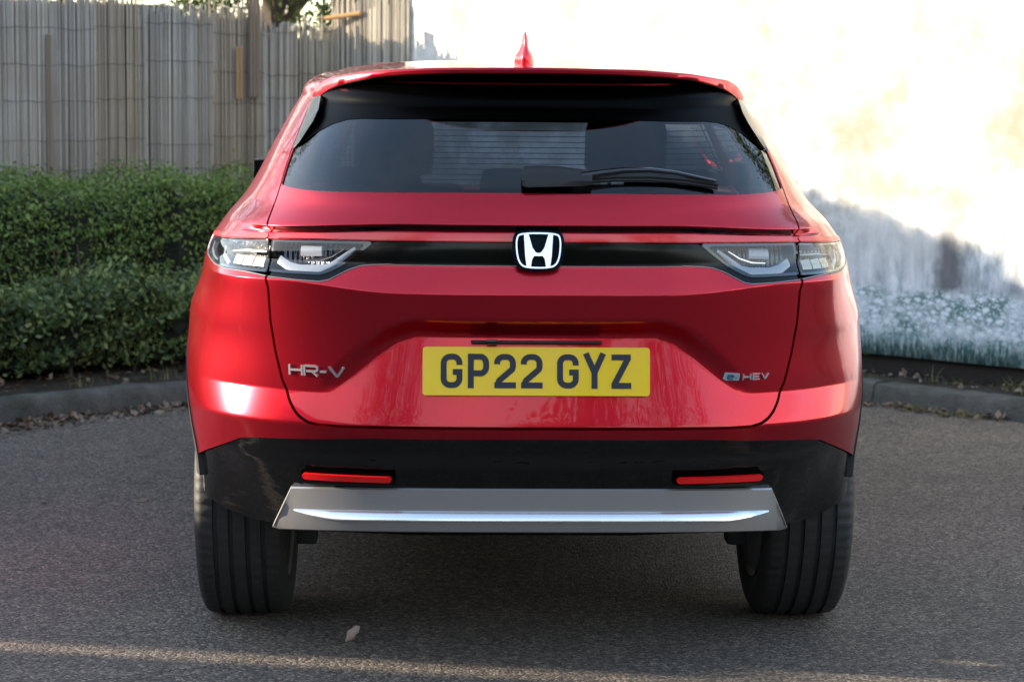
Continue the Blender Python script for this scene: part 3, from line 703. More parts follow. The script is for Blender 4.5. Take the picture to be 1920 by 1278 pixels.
def seat(x, y, w_, zb, zt, hh_=.20):
    s = bpy.data.objects.new('seat', None); link(s, car); bm = bmesh.new()
    M = Matrix.Translation((x, y, zb)) @ Matrix.Rotation(math.radians(-14), 4, 'X')
    M = Matrix.Translation((x, y, zb)) @ Matrix.Rotation(math.radians(14), 4, 'X')
    box(bm, (-w_/2, -.06, 0), (w_/2, .06, zt-zb), M, .04); box(bm, (-w_/2, 0, -.14), (w_/2, .5, .02), Matrix.Translation((x, y, zb)), .04); bm_obj('backrest', bm, SEATM, s, True)
    if hh_:
        bm = bmesh.new(); box(bm, (-.13, -.045, zt-zb+.03), (.13, .045, zt-zb+hh_), M, .04); bm_obj('headrest', bm, SEATM, s, True)
        for dx in (-.05, .05):
            bm = bmesh.new(); tube(bm, [M @ Vector((dx, 0, zt-zb-.03)), M @ Vector((dx, 0, zt-zb+.06))], .006, 6); bm_obj('headrest_post', bm, SATIN, s)
SEATM = simple('charcoal_seat', (.028, .028, .032), .8)
for x, wd_ in ((-.40, .44), (.02, .34), (.42, .44)): seat(x, 1.30, wd_, .62, 1.04, .15)
for x in (-.37, .37): seat(x, 2.25, .46, .55, 1.11, .22)
bm = bmesh.new(); box(bm, (-.70, 2.85, .70), (.70, 3.45, .98), bev=.05); bm_obj('dashboard', bm, simple('dash_plastic', (.015, .015, .016), .6), car, True)
bm = bmesh.new(); box(bm, (-.62, .30, .60), (.62, 1.28, .64)); bm_obj('boot_floor', bm, DARKCAV, car)
for sgn in (-1, 1):
    mr = bpy.data.objects.new('wing_mirror', None); link(mr, car); bm = bmesh.new(); box(bm, (sgn*.81-.06, 2.76, 1.065), (sgn*.81+.060, 2.86, 1.160), bev=.030); bm_obj('mirror_housing', bm, GLOSSBLACK, mr, True)
    bm = bmesh.new(); box(bm, (sgn*.81-.052, 2.752, 1.072), (sgn*.81+.052, 2.758, 1.152)); bm_obj('mirror_glass', bm, GLOSSBLACK, mr)
    bm = bmesh.new(); box(bm, (min(sgn*.66, sgn*.80), 2.80, 1.06), (max(sgn*.66, sgn*.80), 2.85, 1.08)); bm_obj('mirror_arm', bm, GLOSSBLACK, mr)
# ------------------------------------------------------------ the place: asphalt, kerb, beds, fence, mural, hedges
def island(g):
    return g.n('ShaderNodeNewGeometry').outputs['Random Per Island']
def mk_asphalt():
    g = NG('asphalt').set(rough=.85, spec=.35); co = g.coord('Object')
    big = g.noise(co, .55, 5, .6); mid = g.noise(co, 6, 4); fine = g.noise(co, 170, 3, .7)
    v = g.n('ShaderNodeTexVoronoi'); v.inputs['Scale'].default_value = 130; g.l(co, v.inputs['Vector'])
    sp = g.n('ShaderNodeSeparateColor'); g.l(v.outputs['Color'], sp.inputs[0])
    stone = g.ramp(sp.outputs[0], [(.0, (.064, .055, .046)), (.5, (.135, .115, .097)), (.80, (.20, .170, .143)), (1.0, (.34, .29, .24))])
    tone = g.ramp(g.math('MULTIPLY_ADD', mid, .35, big), [(.45, (.75, .73, .74)), (.85, (1.25, 1.2, 1.15))])
    c = g.mix(1.0, stone, tone, 'MULTIPLY'); c = g.mix(g.math('MULTIPLY', g.ramp(fine, [(.45, (0, 0, 0)), (.75, (1, 1, 1))]), .5), c, (.035, .034, .035))
    st = g.ramp(g.noise(co, 1.6, 3), [(.62, (0, 0, 0)), (.72, (1, 1, 1))]); c = g.mix(g.math('MULTIPLY', st, .35), c, (.03, .03, .032))
    oil = g.ramp(g.noise(co, 5.0, 2, .4), [(.70, (0, 0, 0)), (.76, (1, 1, 1))]); c = g.mix(g.math('MULTIPLY', oil, .55), c, (.022, .021, .021))
    vc = g.n('ShaderNodeTexVoronoi', feature='DISTANCE_TO_EDGE'); vc.inputs['Scale'].default_value = .8; wn = g.n('ShaderNodeTexNoise'); wn.inputs['Scale'].default_value = 5; g.l(co, wn.inputs['Vector']); cw = g.mix(.12, co, wn.outputs['Color']); g.l(cw, vc.inputs['Vector'])
    ck = g.math('MULTIPLY', g.ramp(vc.outputs['Distance'], [(.001, (1, 1, 1)), (.004, (0, 0, 0))]), g.ramp(big, [(.45, (0, 0, 0)), (.55, (1, 1, 1))])); c = g.mix(g.math('MULTIPLY', ck, .6), c, (.015, .015, .015))
    g.base(c); h = g.math('ADD', g.math('MULTIPLY', v.outputs['Distance'], -.8), fine); g.bump(h, .8, .006); return g.m
bm = bmesh.new(); bmesh.ops.create_grid(bm, x_segments=8, y_segments=8, size=150)
tag(bm_obj('asphalt_ground', bm, mk_asphalt()), 'grey asphalt car park surface under and around the red car', 'ground', kind='structure')

KP = [(-5.99, .52), (-1.37, 4.95), (-1.02, 5.27), (-.60, 5.50), (-.10, 5.66), (.45, 5.70), (1.0, 5.58), (1.42, 5.38), (1.75, 5.12), (2.27, 4.55), (6.5, -.1)]
def resample(P, st):
    P = [Vector(p) for p in P]; out = [P[0].copy()]; acc = 0
    for a, b in zip(P, P[1:]):
        L = (b-a).length; d = st - acc
        while d <= L: out.append(a.lerp(b, d/L)); d += st
        acc = L - (d - st)
    return out
kp = resample(KP, .05)
def soil_material():
    g = NG('soil').set(rough=.95); co = g.coord(); n = g.noise(co, 9, 6, .7); n2 = g.noise(co, 60, 4, .7)
    c = g.ramp(n, [(.35, (.035, .026, .018)), (.55, (.085, .068, .048)), (.7, (.14, .115, .085))]); c = g.mix(g.math('MULTIPLY', n2, .6), c, (.05, .045, .03)); g.base(c); g.bump(g.math('ADD', n, n2), 1, .03); return g.m
SOIL = soil_material()
bm = bmesh.new(); back = [bm.verts.new((p.x + (p.x-.2)*1.0, p.y + 7.5, .13)) for p in kp]; fr_ = []
for i, p in enumerate(kp):
    t_ = (kp[min(i+1, len(kp)-1)] - kp[max(i-1, 0)]).normalized(); n_ = Vector((-t_.y, t_.x)); fr_.append((p, n_))
rows = [[bm.verts.new((p.x + n_.x*d, p.y + n_.y*d, h + random.uniform(-.008, .008))) for p, n_ in fr_] for d, h in ((.11, .080), (.16, .10), (.3, .105), (.6, .12), (.9, .13))]
rows.append(back)
for A, B in zip(rows, rows[1:]):
    for i in range(len(A)-1): bm.faces.new((A[i], A[i+1], B[i+1], B[i]))
tag(bm_obj('soil_bed', bm, SOIL, smooth=True), 'brown soil of the planting bed behind the kerb', 'ground', kind='structure')
# kerb: stones with open joints
g = NG('old_kerb_stone').set(rough=.9); co = g.coord(); n = g.noise(co, 7, 6, .7); n2 = g.noise(co, 90, 3, .8)
c = g.ramp(n, [(.3, (.060, .060, .054)), (.5, (.125, .12, .11)), (.7, (.20, .19, .175))]); c = g.mix(g.math('MULTIPLY', n2, .5), c, (.07, .07, .062)); c = g.mix(g.math('MULTIPLY', g.ramp(g.noise(co, 3, 3), [(.5, (0, 0, 0)), (.65, (1, 1, 1))]), .5), c, (.06, .075, .035)); g.base(c); g.bump(g.math('ADD', n, n2), .9, .012); KERB = g.m
kb = bmesh.new(); i = 0
while i < len(kp) - 2:
    j = min(i + 19, len(kp) - 1); dz = random.uniform(-.010, .010); dn = random.uniform(-.008, .008); R = []
    for k in range(i, j):
        p, n_ = fr_[k]; q = lambda d, z_: kb.verts.new((p.x + n_.x*(d+dn) + random.uniform(-.003, .003), p.y + n_.y*(d+dn) + random.uniform(-.003, .003), z_ + dz + random.uniform(-.003, .003)))
        R.append([q(0, -.05), q(.0, .0), q(.006, .065), q(.016, .092), q(.034, .104), q(.11, .104), q(.130, .094), q(.136, .0)])
    for A, B in zip(R, R[1:]):
        for m_ in range(7): kb.faces.new((A[m_], B[m_], B[m_+1], A[m_+1]))
    for rr_ in (R[0], R[-1]):
        for v_ in rr_: v_.co.z -= .007
    kb.faces.new(R[0]); kb.faces.new(R[-1][::-1]); i = j - 1
bmesh.ops.recalc_face_normals(kb, faces=kb.faces)
tag(bm_obj('kerb', kb, KERB, smooth=True), 'worn stone kerb curving round the planting bed', 'kerb', kind='structure')

# ---- fence line
C0 = Vector((-.827, 8.2, 0)); FD = Vector((-.82, -.57, 0)).normalized(); FN = Vector((.57, -.82, 0)).normalized(); WD = Vector((.69, -.72, 0)).normalized(); WN = Vector((-.72, -.69, 0)).normalized()
def mk_reed(name, a, b, c_):
    g = NG(name).set(rough=.7); r = island(g); co = g.coord(); n = g.noise(co, 3.0, 3)
    mp = g.coord('Object', (110, 110, 5.0)); n2 = g.noise(mp, 1.0, 4, .7)
    c = g.ramp(r, [(.0, a), (.55, b), (.82, c_), (1.0, (.42, .34, .22))]); c = g.mix(g.math('MULTIPLY', n2, .55), c, (.20, .19, .185)); c = g.mix(g.math('MULTIPLY', g.ramp(n, [(.4, (0, 0, 0)), (.7, (1, 1, 1))]), .35), c, (.27, .20, .12)); g.base(c); g.bump(n2, .4, .003); return g.m
REEDS = [mk_reed('weathered_reed', (.29, .26, .23), (.50, .46, .41), (.68, .62, .53)), mk_reed('brown_reed', (.28, .22, .165), (.48, .39, .29), (.64, .52, .38)), mk_reed('pale_reed', (.36, .32, .25), (.55, .49, .38), (.70, .62, .47))]
def cane(V, F, p, z0, z1, r, lean, n=5):
    b = len(V)
    for q, (z_, k) in enumerate(((z0, 0), ((z0+z1)/2, .5), (z1, 1))):
        for j in range(n):
            a = 2*math.pi*j/n; V.append((p.x + lean.x*k + r*math.cos(a), p.y + lean.y*k + r*math.sin(a), z_))
    for q in range(2):
        for j in range(n): F.append((b+q*n+j, b+q*n+(j+1) % n, b+(q+1)*n+(j+1) % n, b+(q+1)*n+j))
    F.append(tuple(b+2*n+j for j in range(n)))
fence = thing('reed_fence', 'weathered grey reed screening fence behind the hedges', 'fence', tuple(C0))
fence.location = C0; INV = Matrix.Translation(-C0)
def fpar(o): 
    o.parent = fence; o.matrix_parent_inverse = Matrix.Translation(-C0); return o
p0 = 0.0; widths = [.28, .22, .34, .42, .30, .55, .38, .50, .45]; mi = [2, 0, 1, 0, 1, 0, 0, 1, 0]
for k, w_ in enumerate(widths):
    V, F = [], []; top = 1.79 if p0 < .48 else 1.88 if p0 < 1 else 1.92; top += random.uniform(-.008, .008); off = .03 + .012*(k % 2); p = p0
    while p < p0 + w_ + .01:
        for layer in (0, 1):
            if random.random() < .94:
                r = random.uniform(.0026, .0054); d = off + layer*-.012 + random.uniform(-.003, .003); zt = top + random.uniform(-.06, .02) + (random.random() < .06)*random.uniform(0, .05)
                pt = C0 + FD*(p + layer*.004) + FN*d; cane(V, F, pt, .08, zt, r, FD*random.uniform(-.010, .010) + FN*random.uniform(-.006, .006))
        p += random.uniform(.0052, .0092)
    fpar(mesh_obj('reed_panel', V, F, REEDS[mi[k]])); p0 += w_
V, F = [], []; p = .02                                              # short sunlit run on the mural side of the corner
while p < .66:
    r = random.uniform(.0035, .0075); cane(V, F, C0 + WD*p + WN*(.03 + random.uniform(-.004, .004)), .08, 1.98 + random.uniform(-.10, .06), r, WD*random.uniform(-.012, .012)); p += random.uniform(.008, .013)
fpar(mesh_obj('reed_panel', V, F, REEDS[2]))
WIRE = simple('binding_wire', (.06, .05, .045), .6, metal=.5)
for z_ in np.arange(.35, 1.9, .2):
    p = 0
    for k, w_ in enumerate(widths):
        if z_ > 1.76 and p < .48: p += w_; continue
        bm = bmesh.new(); dz = random.uniform(-.05, .05); tube(bm, [C0 + FD*(p + q*w_) + FN*(.048 + .012*(k % 2) + random.uniform(-.001, .003)) + Vector((0, 0, z_ + dz + random.uniform(-.006, .006))) for q in np.linspace(0, 1, 12)], .0013, 4)
        fpar(bm_obj('binding_wire', bm, WIRE)); p += w_
def mk_board(name, a, b):
    g = NG(name).set(rough=.85); co = g.coord('Object', (3, 3, .5)); n = g.noise(co, 6, 5, .7); r = island(g)
    g.base(g.mix(n, g.ramp(r, [(0, a), (1, b)]), tuple(x*.6 for x in a))); g.bump(n, .4, .004); return g.m
BOARD = mk_board('fence_board', (.16, .12, .085), (.24, .19, .14))
def boards(bm, o, d, nrm, a, b, z0, ztop, th=.018, wd=.12):
    p = a
    while p < b - .001:
        e = min(p + wd, b); P = [o + d*p, o + d*(e-.003)]; zt = ztop(p) if callable(ztop) else ztop; vs = []
        for q in P:
            for s_ in (0, -th):
                for z_ in (z0, zt): vs.append(bm.verts.new(q + nrm*s_ + Vector((0, 0, z_))))
        for f in ((0, 1, 5, 4), (2, 6, 7, 3), (0, 2, 3, 1), (4, 5, 7, 6), (1, 3, 7, 5), (0, 4, 6, 2)): bm.faces.new([vs[i] for i in f])
        p = e
bm = bmesh.new(); boards(bm, C0, FD, FN, -.02, 3.45, .05, lambda p: 1.72 if p < .48 else 1.82 if p < 1 else 1.88); bmesh.ops.recalc_face_normals(bm, faces=bm.faces); fpar(bm_obj('backing_boards', bm, BOARD))
bm = bmesh.new(); boards(bm, C0, WD, WN, .0, .62, .05, 1.95); bmesh.ops.recalc_face_normals(bm, faces=bm.faces); fpar(bm_obj('backing_boards', bm, BOARD))
for pp, h_ in ((.50, 1.86), (1.95, 1.86), (3.3, 1.86)):
    bm = bmesh.new(); c_ = C0 + FD*pp - FN*.05; box(bm, (c_.x-.035, c_.y-.035, 0), (c_.x+.035, c_.y+.035, h_)); fpar(bm_obj('post', bm, mk_board('fence_post', (.22, .13, .08), (.26, .16, .1)) if pp < 1 else bpy.data.materials['fence_post']))
TAN = mk_board('tan_bamboo', (.40, .25, .13), (.46, .30, .17)); TAN2 = mk_board('dull_bamboo', (.24, .19, .15), (.28, .22, .17))
for pp, w_, z0, z1, mt in ((.655, .045, 1.37, 1.66, TAN), (.545, .07, 1.38, 1.95, TAN2), (1.82, .035, .5, 1.7, TAN2)):
    bm = bmesh.new(); boards(bm, C0 + FN*.066, FD, FN, pp, pp+w_, z0, z1, .006, .022); bmesh.ops.recalc_face_normals(bm, faces=bm.faces); fpar(bm_obj('bamboo_slat', bm, mt))
bm = bmesh.new(); tube(bm, [C0 + FD*.10 + FN*.05 + Vector((0, 0, 1.835)), C0 + WD*.28 + WN*.05 + Vector((0, 0, 1.86))], .014, 8); fpar(bm_obj('top_rail', bm, mk_board('golden_rail', (.5, .30, .12), (.5, .30, .12))))

# board fence added out of frame to shade the car park; its end leaves a slit of low sun
bf = thing('shade_fence', 'unseen timber fence added left of the reed screening to shade the car park', 'fence', tuple(C0 + FD*3.5))
bm = bmesh.new(); boards(bm, C0, FD, FN, 3.46, 10.40, .0, lambda p: 1.85 if p < 6.5 else 2.06); bmesh.ops.recalc_face_normals(bm, faces=bm.faces)
o = bm_obj('fence_boards', bm, BOARD); o.parent = bf; o.matrix_parent_inverse = Matrix.Translation(-(C0 + FD*3.5))
# unseen brick block added left of the camera to block the low sun
def mk_brick():
    g = NG('red_brick').set(rough=.9); co = g.coord('Object'); br = g.n('ShaderNodeTexBrick'); br.inputs['Scale'].default_value = 4.4; br.inputs['Color1'].default_value = (.24, .10, .06, 1); br.inputs['Color2'].default_value = (.17, .07, .045, 1); br.inputs['Mortar'].default_value = (.3, .28, .25, 1)
    mp = g.n('ShaderNodeMapping'); mp.inputs['Rotation'].default_value = (math.radians(90), 0, 0); g.l(co, mp.inputs[0]); g.l(mp.outputs[0], br.inputs[0]); g.base(br.outputs[0]); return g.m
BRICK = mk_brick(); ROOF = simple('roof_tile', (.10, .06, .05), .85)
def house(name, label, a, b, h, ridge):
    t_ = thing(name, label, 'building', ((a[0]+b[0])/2, (a[1]+b[1])/2, 0)); cx, cy = t_.location.x, t_.location.y
    bm = bmesh.new(); box(bm, (a[0]-cx, a[1]-cy, 0), (b[0]-cx, b[1]-cy, h)); bm_obj('wall', bm, BRICK, t_)
    bm = bmesh.new(); hx, hy = (b[0]-a[0])/2+.25, (b[1]-a[1])/2+.25; vs = [bm.verts.new(v) for v in ((-hx, -hy, h+.01), (hx, -hy, h+.01), (hx, hy, h+.01), (-hx, hy, h+.01))]
    r_ = [bm.verts.new(v) for v in (((-hx, 0, ridge), (hx, 0, ridge)) if hx > hy else ((0, -hy, ridge), (0, hy, ridge)))]
    fs = ((0, 1, 5, 4), (2, 3, 4, 5), (0, 4, 3), (1, 2, 5), (3, 2, 1, 0)) if hx > hy else ((1, 2, 5, 4), (3, 0, 4, 5), (0, 1, 4), (2, 3, 5), (3, 2, 1, 0))
    for f in fs: bm.faces.new([vs[i] if i < 4 else r_[i-4] for i in f])
    bm_obj('roof', bm, ROOF, t_); return t_
hs = house('sun_block_building', 'unseen brick block added left of the car park to block low sun', (-12.5, -34.0), (-9.0, 1.93), 3.0, 3.9)
bw = thing('sun_slit_wall', 'short unseen brick wall added at the far left to narrow the slit of low sun', 'wall', (-9.1, 2.02, 0)); bm = bmesh.new(); box(bm, (-.1, -.088, 0), (.1, .075, 2.0)); bm_obj('brickwork', bm, BRICK, bw); bm = bmesh.new(); box(bm, (-.13, -.087, 2.002), (.13, .075, 2.06), bev=.008); bm_obj('coping', bm, KERB, bw)  # unseen wall added to narrow the sun slit on the ground
# ---- printed mural screen
def mk_mural():
    g = NG('printed_mural').set(rough=.55); tc = g.coord('Object'); sx = g.n('ShaderNodeSeparateXYZ'); g.l(tc, sx.inputs[0]); X, Z = sx.outputs[0], sx.outputs[2]
    n1 = g.noise(tc, 1.7, 5, .65); n2 = g.noise(tc, 7, 5, .7); n3 = g.noise(g.coord('Object', (4.5, 1, 1.6)), 3.0, 5, .68)
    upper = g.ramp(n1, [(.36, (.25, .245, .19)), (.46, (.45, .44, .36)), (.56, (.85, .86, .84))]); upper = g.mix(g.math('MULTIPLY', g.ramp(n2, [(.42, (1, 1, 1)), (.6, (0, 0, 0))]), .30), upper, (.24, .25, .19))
    mid = g.ramp(n3, [(.34, (.22, .26, .29)), (.50, (.50, .57, .62)), (.66, (.84, .89, .93))]); mid = g.mix(g.math('MULTIPLY', g.ramp(n1, [(.45, (0, 0, 0)), (.6, (1, 1, 1))]), .5), mid, (.74, .76, .76))  # print's blue-grey, carried higher to paint cool shade into the unlit zone
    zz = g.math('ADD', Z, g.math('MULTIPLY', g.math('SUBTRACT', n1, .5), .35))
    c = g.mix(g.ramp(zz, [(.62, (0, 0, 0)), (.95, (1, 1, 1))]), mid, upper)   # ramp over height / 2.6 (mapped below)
    # tree trunks of the print
    for tx, tw, zt in ((4.27, .085, .95), (4.62, .05, .80), (3.62, .035, .78), (5.3, .10, 1.1), (2.9, .05, .9)):
        dx = g.math('ABSOLUTE', g.math('SUBTRACT', g.math('ADD', X, g.math('MULTIPLY', g.math('SUBTRACT', n2, .5), .10)), tx)); dx = g.math('ADD', dx, g.math('MULTIPLY', g.math('SUBTRACT', .5, Z), -.06))
        a = g.math('MULTIPLY', g.ramp(g.math('DIVIDE', dx, tw*2.4), [(.20, (1, 1, 1)), (.55, (0, 0, 0))]), g.ramp(Z, [(zt-.22, (1, 1, 1)), (zt, (0, 0, 0))]) if zt < 1 else 1.0)
        c = g.mix(g.math('MULTIPLY', a, .85 if tx == 4.27 else .45), c, (.09, .09, .105))
    # meadow of white flowers
    v = g.n('ShaderNodeTexVoronoi'); v.inputs['Scale'].default_value = 24; mp = g.coord('Object', (1, 1, 1.5)); g.l(mp, v.inputs['Vector'])
    fl = g.ramp(v.outputs['Distance'], [(.22, (.84, .90, .95)), (.38, (.42, .56, .60)), (.55, (.14, .24, .25))])
    v2 = g.n('ShaderNodeTexVoronoi'); v2.inputs['Scale'].default_value = 55; g.l(mp, v2.inputs['Vector']); fl = g.mix(g.math('MULTIPLY', g.ramp(v2.outputs['Distance'], [(.25, (1, 1, 1)), (.4, (0, 0, 0))]), .8), fl, (.80, .88, .94))
    fl = g.mix(g.math('MULTIPLY', g.ramp(n2, [(.42, (0, 0, 0)), (.58, (1, 1, 1))]), .75), fl, (.72, .80, .86))
    gr = g.ramp(g.noise(g.coord('Object', (34, 1, 8)), 1.6, 5, .75), [(.36, (.025, .075, .075)), (.50, (.10, .21, .21)), (.62, (.50, .66, .70))])
    lowm = g.ramp(g.math('ADD', Z, g.math('MULTIPLY', g.math('SUBTRACT', n2, .5), .22)), [(.25, (1, 1, 1)), (.35, (0, 0, 0))]); fl = g.mix(lowm, fl, gr)
    zf = g.math('ADD', Z, g.math('MULTIPLY', g.math('SUBTRACT', n3, .5), .14)); c = g.mix(g.ramp(zf, [(.495, (1, 1, 1)), (.535, (0, 0, 0))]), c, fl)
    g.base(c); return g.m
bm = bmesh.new(); mp_ = []; q0, q1 = .56, 7.6; nq = 140; nz_ = 26
for k in range(nq+1):
    q = (q1-q0)*k/nq; col_ = []
    for j in range(nz_+1):
        z_ = .20 + (2.75-.20)*j/nz_; y = .006*math.sin(q*3.1 + z_*1.3) + .004*math.sin(q*9 + z_*4); col_.append(bm.verts.new((q + .56, -.02 + y, z_)))
    mp_.append(col_)
for A, B in zip(mp_, mp_[1:]):
    for j in range(nz_): bm.faces.new((A[j], B[j], B[j+1], A[j+1]))
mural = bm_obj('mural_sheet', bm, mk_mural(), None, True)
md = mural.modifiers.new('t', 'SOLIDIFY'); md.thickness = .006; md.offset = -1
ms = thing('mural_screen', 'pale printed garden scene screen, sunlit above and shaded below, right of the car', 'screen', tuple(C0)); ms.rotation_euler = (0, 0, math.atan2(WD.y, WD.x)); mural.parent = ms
WOODP = mk_board('screen_post', (.42, .36, .30), (.5, .43, .36)); DWOOD = mk_board('near_black_board', (.020, .018, .016), (.03, .026, .022))
for q in np.arange(.78, 7.6, .94):
    bm = bmesh.new(); box(bm, (q-.04, .02, 0), (q+.04, .10, 2.7)); bm_obj('post', bm, WOODP, ms)
bm = bmesh.new(); box(bm, (.62, .011, .05), (7.6, .018, .30)); bm_obj('gap_board', bm, DWOOD, ms)  # near-black board closing the gap under the mural
bm = bmesh.new(); box(bm, (.64, .011, .32), (7.6, .018, 2.70)); bm_obj('backing_sheet', bm, BOARD, ms)
bm = bmesh.new(); box(bm, (3.13, -.034, .42), (3.136, -.030, .95)); bm_obj('sheet_seam', bm, simple('seam_grey', (.12, .13, .14), .8), ms)
bm = bmesh.new(); box(bm, (4.80, -.08, .08), (4.86, -.045, .205)); tag(bm_obj('marker_stake', bm, simple('stake_white', (.55, .52, .48), .7)), 'short pale stake under the mural edge by the kerb', 'stake'); st_ = bpy.data.objects['marker_stake']; st_.location = C0; st_.rotation_euler = ms.rotation_euler

# ---- foliage
def leaves(name, pts, nrm, size, mat, parent=None, jit=.9, aspect=.5):
    n = len(pts); a = nrm + RNG.normal(0, jit, (n, 3)); a /= np.linalg.norm(a, axis=1, keepdims=True)
    r = RNG.normal(0, 1, (n, 3)) + (0, 0, .8); t_ = r - a*(r*a).sum(1, keepdims=True); t_ /= np.linalg.norm(t_, axis=1, keepdims=True); b = np.cross(a, t_)
    s = (size*RNG.uniform(.6, 1.3, n))[:, None]; V = np.stack([pts, pts + t_*s*.5 + b*s*aspect*.5 - a*s*.08, pts + t_*s, pts + t_*s*.5 - b*s*aspect*.5 - a*s*.08], 1).reshape(-1, 3)
    me = bpy.data.meshes.new(name); me.vertices.add(4*n); me.vertices.foreach_set('co', V.ravel()); me.loops.add(4*n); me.loops.foreach_set('vertex_index', np.arange(4*n)); me.polygons.add(n)
    me.polygons.foreach_set('loop_start', np.arange(0, 4*n, 4)); me.polygons.foreach_set('loop_total', np.full(n, 4)); me.update(); me.materials.append(mat); me.validate()
    return link(bpy.data.objects.new(name, me), parent)
def mk_leaf(name, cols, tr=.25):
    g = NG(name).set(rough=.45, spec=.4); r = island(g); co = g.coord(); n = g.noise(co, 2.3, 3)
    c = g.ramp(r, [(i/(len(cols)-1), c_) for i, c_ in enumerate(cols)]); c = g.mix(g.math('MULTIPLY', g.ramp(n, [(.4, (0, 0, 0)), (.65, (1, 1, 1))]), .45), c, cols[-1]); g.base(c)
    t_ = g.n('ShaderNodeBsdfTranslucent'); g.l(c, t_.inputs[0]); mx = g.n('ShaderNodeMixShader'); mx.inputs[0].default_value = tr; g.l(g.p.outputs[0], mx.inputs[1]); g.l(t_.outputs[0], mx.inputs[2]); g.l(mx.outputs[0], g.out.inputs[0]); return g.m
BOX = mk_leaf('hedge_leaf', [(.075, .13, .032), (.115, .20, .045), (.17, .26, .06), (.25, .33, .08)])
PRIV = mk_leaf('privet_leaf', [(.036, .066, .028), (.065, .11, .04), (.12, .18, .06), (.30, .36, .11)])
IVY = mk_leaf('garden_shrub_leaf', [(.04, .07, .02), (.08, .12, .03), (.14, .17, .05)])
K0 = Vector((-1.37, 4.95, 0)); KD = Vector((-.72, -.69, 0)).normalized(); KN = Vector((-.69, .72, 0)).normalized()
def hedge(label, u0, u1, n0, n1, z0, ztop, cnt, size, mat, seed, under=.10, group='clipped hedges in the planting bed'):
    t_ = thing('hedge', label, 'hedge', tuple(K0 + KD*(u0+u1)/2 + KN*(n0+n1)/2), group); I = Matrix.Translation(-t_.location)
    rg = np.random.default_rng(seed); lump = lambda u, s: .035*np.sin(u*7.3+s) + .025*np.sin(u*17.1+2*s) + .016*np.sin(u*39+s)
    tops = rg.random(cnt) < .38; u = rg.uniform(u0, u1, cnt); z_ = np.empty(cnt); n_ = np.empty(cnt); NR = np.zeros((cnt, 3))
    zt = ztop + lump(u, 1.0) + .02*rg.normal(size=cnt)
    n_[tops] = rg.uniform(n0, n1, tops.sum()); z_[tops] = zt[tops] - np.abs(rg.normal(0, .035, tops.sum())) - .05*(np.abs((n_[tops]-n0)/(n1-n0)-.5)*2)**4 + .01
    f = ~tops; z_[f] = z0 + (zt[f]-z0)*rg.uniform(0, 1, f.sum())**.85; n_[f] = n0 + np.abs(rg.normal(0, .055, f.sum())) - lump(u[f]*1.3 + z_[f]*5, 2.) + under*np.clip((z0+.22+under-z_[f])/(.22+under), 0, 1)
    # a few longer shoots break the outline
    sh = rg.random(cnt) < .03; z_[sh & tops] += rg.uniform(.02, .09, (sh & tops).sum())
    k = np.array(KD)[None]*u[:, None] + np.array(KN)[None]*n_[:, None] + np.array(K0)[None]; k[:, 2] = z_
    NR[tops] = (0, 0, 1.); NR[f] = -np.array(KN)*.8 + (0, 0, .5)
    o = leaves('foliage', k, NR, size, mat); o.parent = t_; o.matrix_parent_inverse = I
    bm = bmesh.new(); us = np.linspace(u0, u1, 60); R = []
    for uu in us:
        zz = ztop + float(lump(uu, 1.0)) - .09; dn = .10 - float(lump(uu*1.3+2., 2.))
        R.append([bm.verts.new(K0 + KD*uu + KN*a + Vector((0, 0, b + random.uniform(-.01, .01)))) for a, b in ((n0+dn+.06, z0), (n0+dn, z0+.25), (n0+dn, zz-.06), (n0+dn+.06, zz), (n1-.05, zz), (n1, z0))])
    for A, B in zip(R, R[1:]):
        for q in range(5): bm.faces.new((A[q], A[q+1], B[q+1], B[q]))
    o = bm_obj('hedge_core', bm, simple('hedge_inside', (.010, .014, .008), .95) if 'hedge_inside' not in bpy.data.materials else bpy.data.materials['hedge_inside'], None, True); o.parent = t_; o.matrix_parent_inverse = I  # near-black sheet closing the inside of the hedge
    for _ in range(12 if size < .1 else 0):
        bm = bmesh.new(); uu = random.uniform(u0, u1); b0 = K0 + KD*uu + KN*(n0 + random.uniform(.1, .3)); b0.z = .08; tube(bm, [b0, b0 + Vector((random.uniform(-.06, .06), random.uniform(-.06, .06), .3)), b0 + Vector((random.uniform(-.12, .12), random.uniform(-.14, .02), .62))], [.010, .007, .003], 5)
        o = bm_obj('stem', bm, simple('bark', (.07, .055, .04), .9) if 'bark' not in bpy.data.materials else bpy.data.materials['bark'], None, True); o.parent = t_; o.matrix_parent_inverse = I
    return t_
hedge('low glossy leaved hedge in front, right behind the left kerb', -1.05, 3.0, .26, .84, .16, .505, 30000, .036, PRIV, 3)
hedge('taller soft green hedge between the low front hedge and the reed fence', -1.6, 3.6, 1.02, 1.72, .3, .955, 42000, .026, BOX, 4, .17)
def tuft(name, label, cat, c_, n, h_, mat, spread=.08, grp=None, kind=None, par=None):
    V, F = [], []
    for _ in range(n):
        a = random.uniform(0, 2*math.pi); b = Vector((c_[0] + random.gauss(0, spread), c_[1] + random.gauss(0, spread), c_[2])); hh_ = h_*random.uniform(.4, 1.2); d = Vector((math.cos(a), math.sin(a), 0)); w_ = Vector((-d.y, d.x, 0))*random.uniform(.0015, .003); k = len(V)
        for q in (0, .35, .7, 1):
            p = b + d*(hh_*.7*q*q) + Vector((0, 0, hh_*(q - .35*q*q))); V += [tuple(p - w_*(1-q)), tuple(p + w_*(1-q))]
        for q in range(3): F.append((k+2*q, k+2*q+1, k+2*q+3, k+2*q+2))
    return V, F
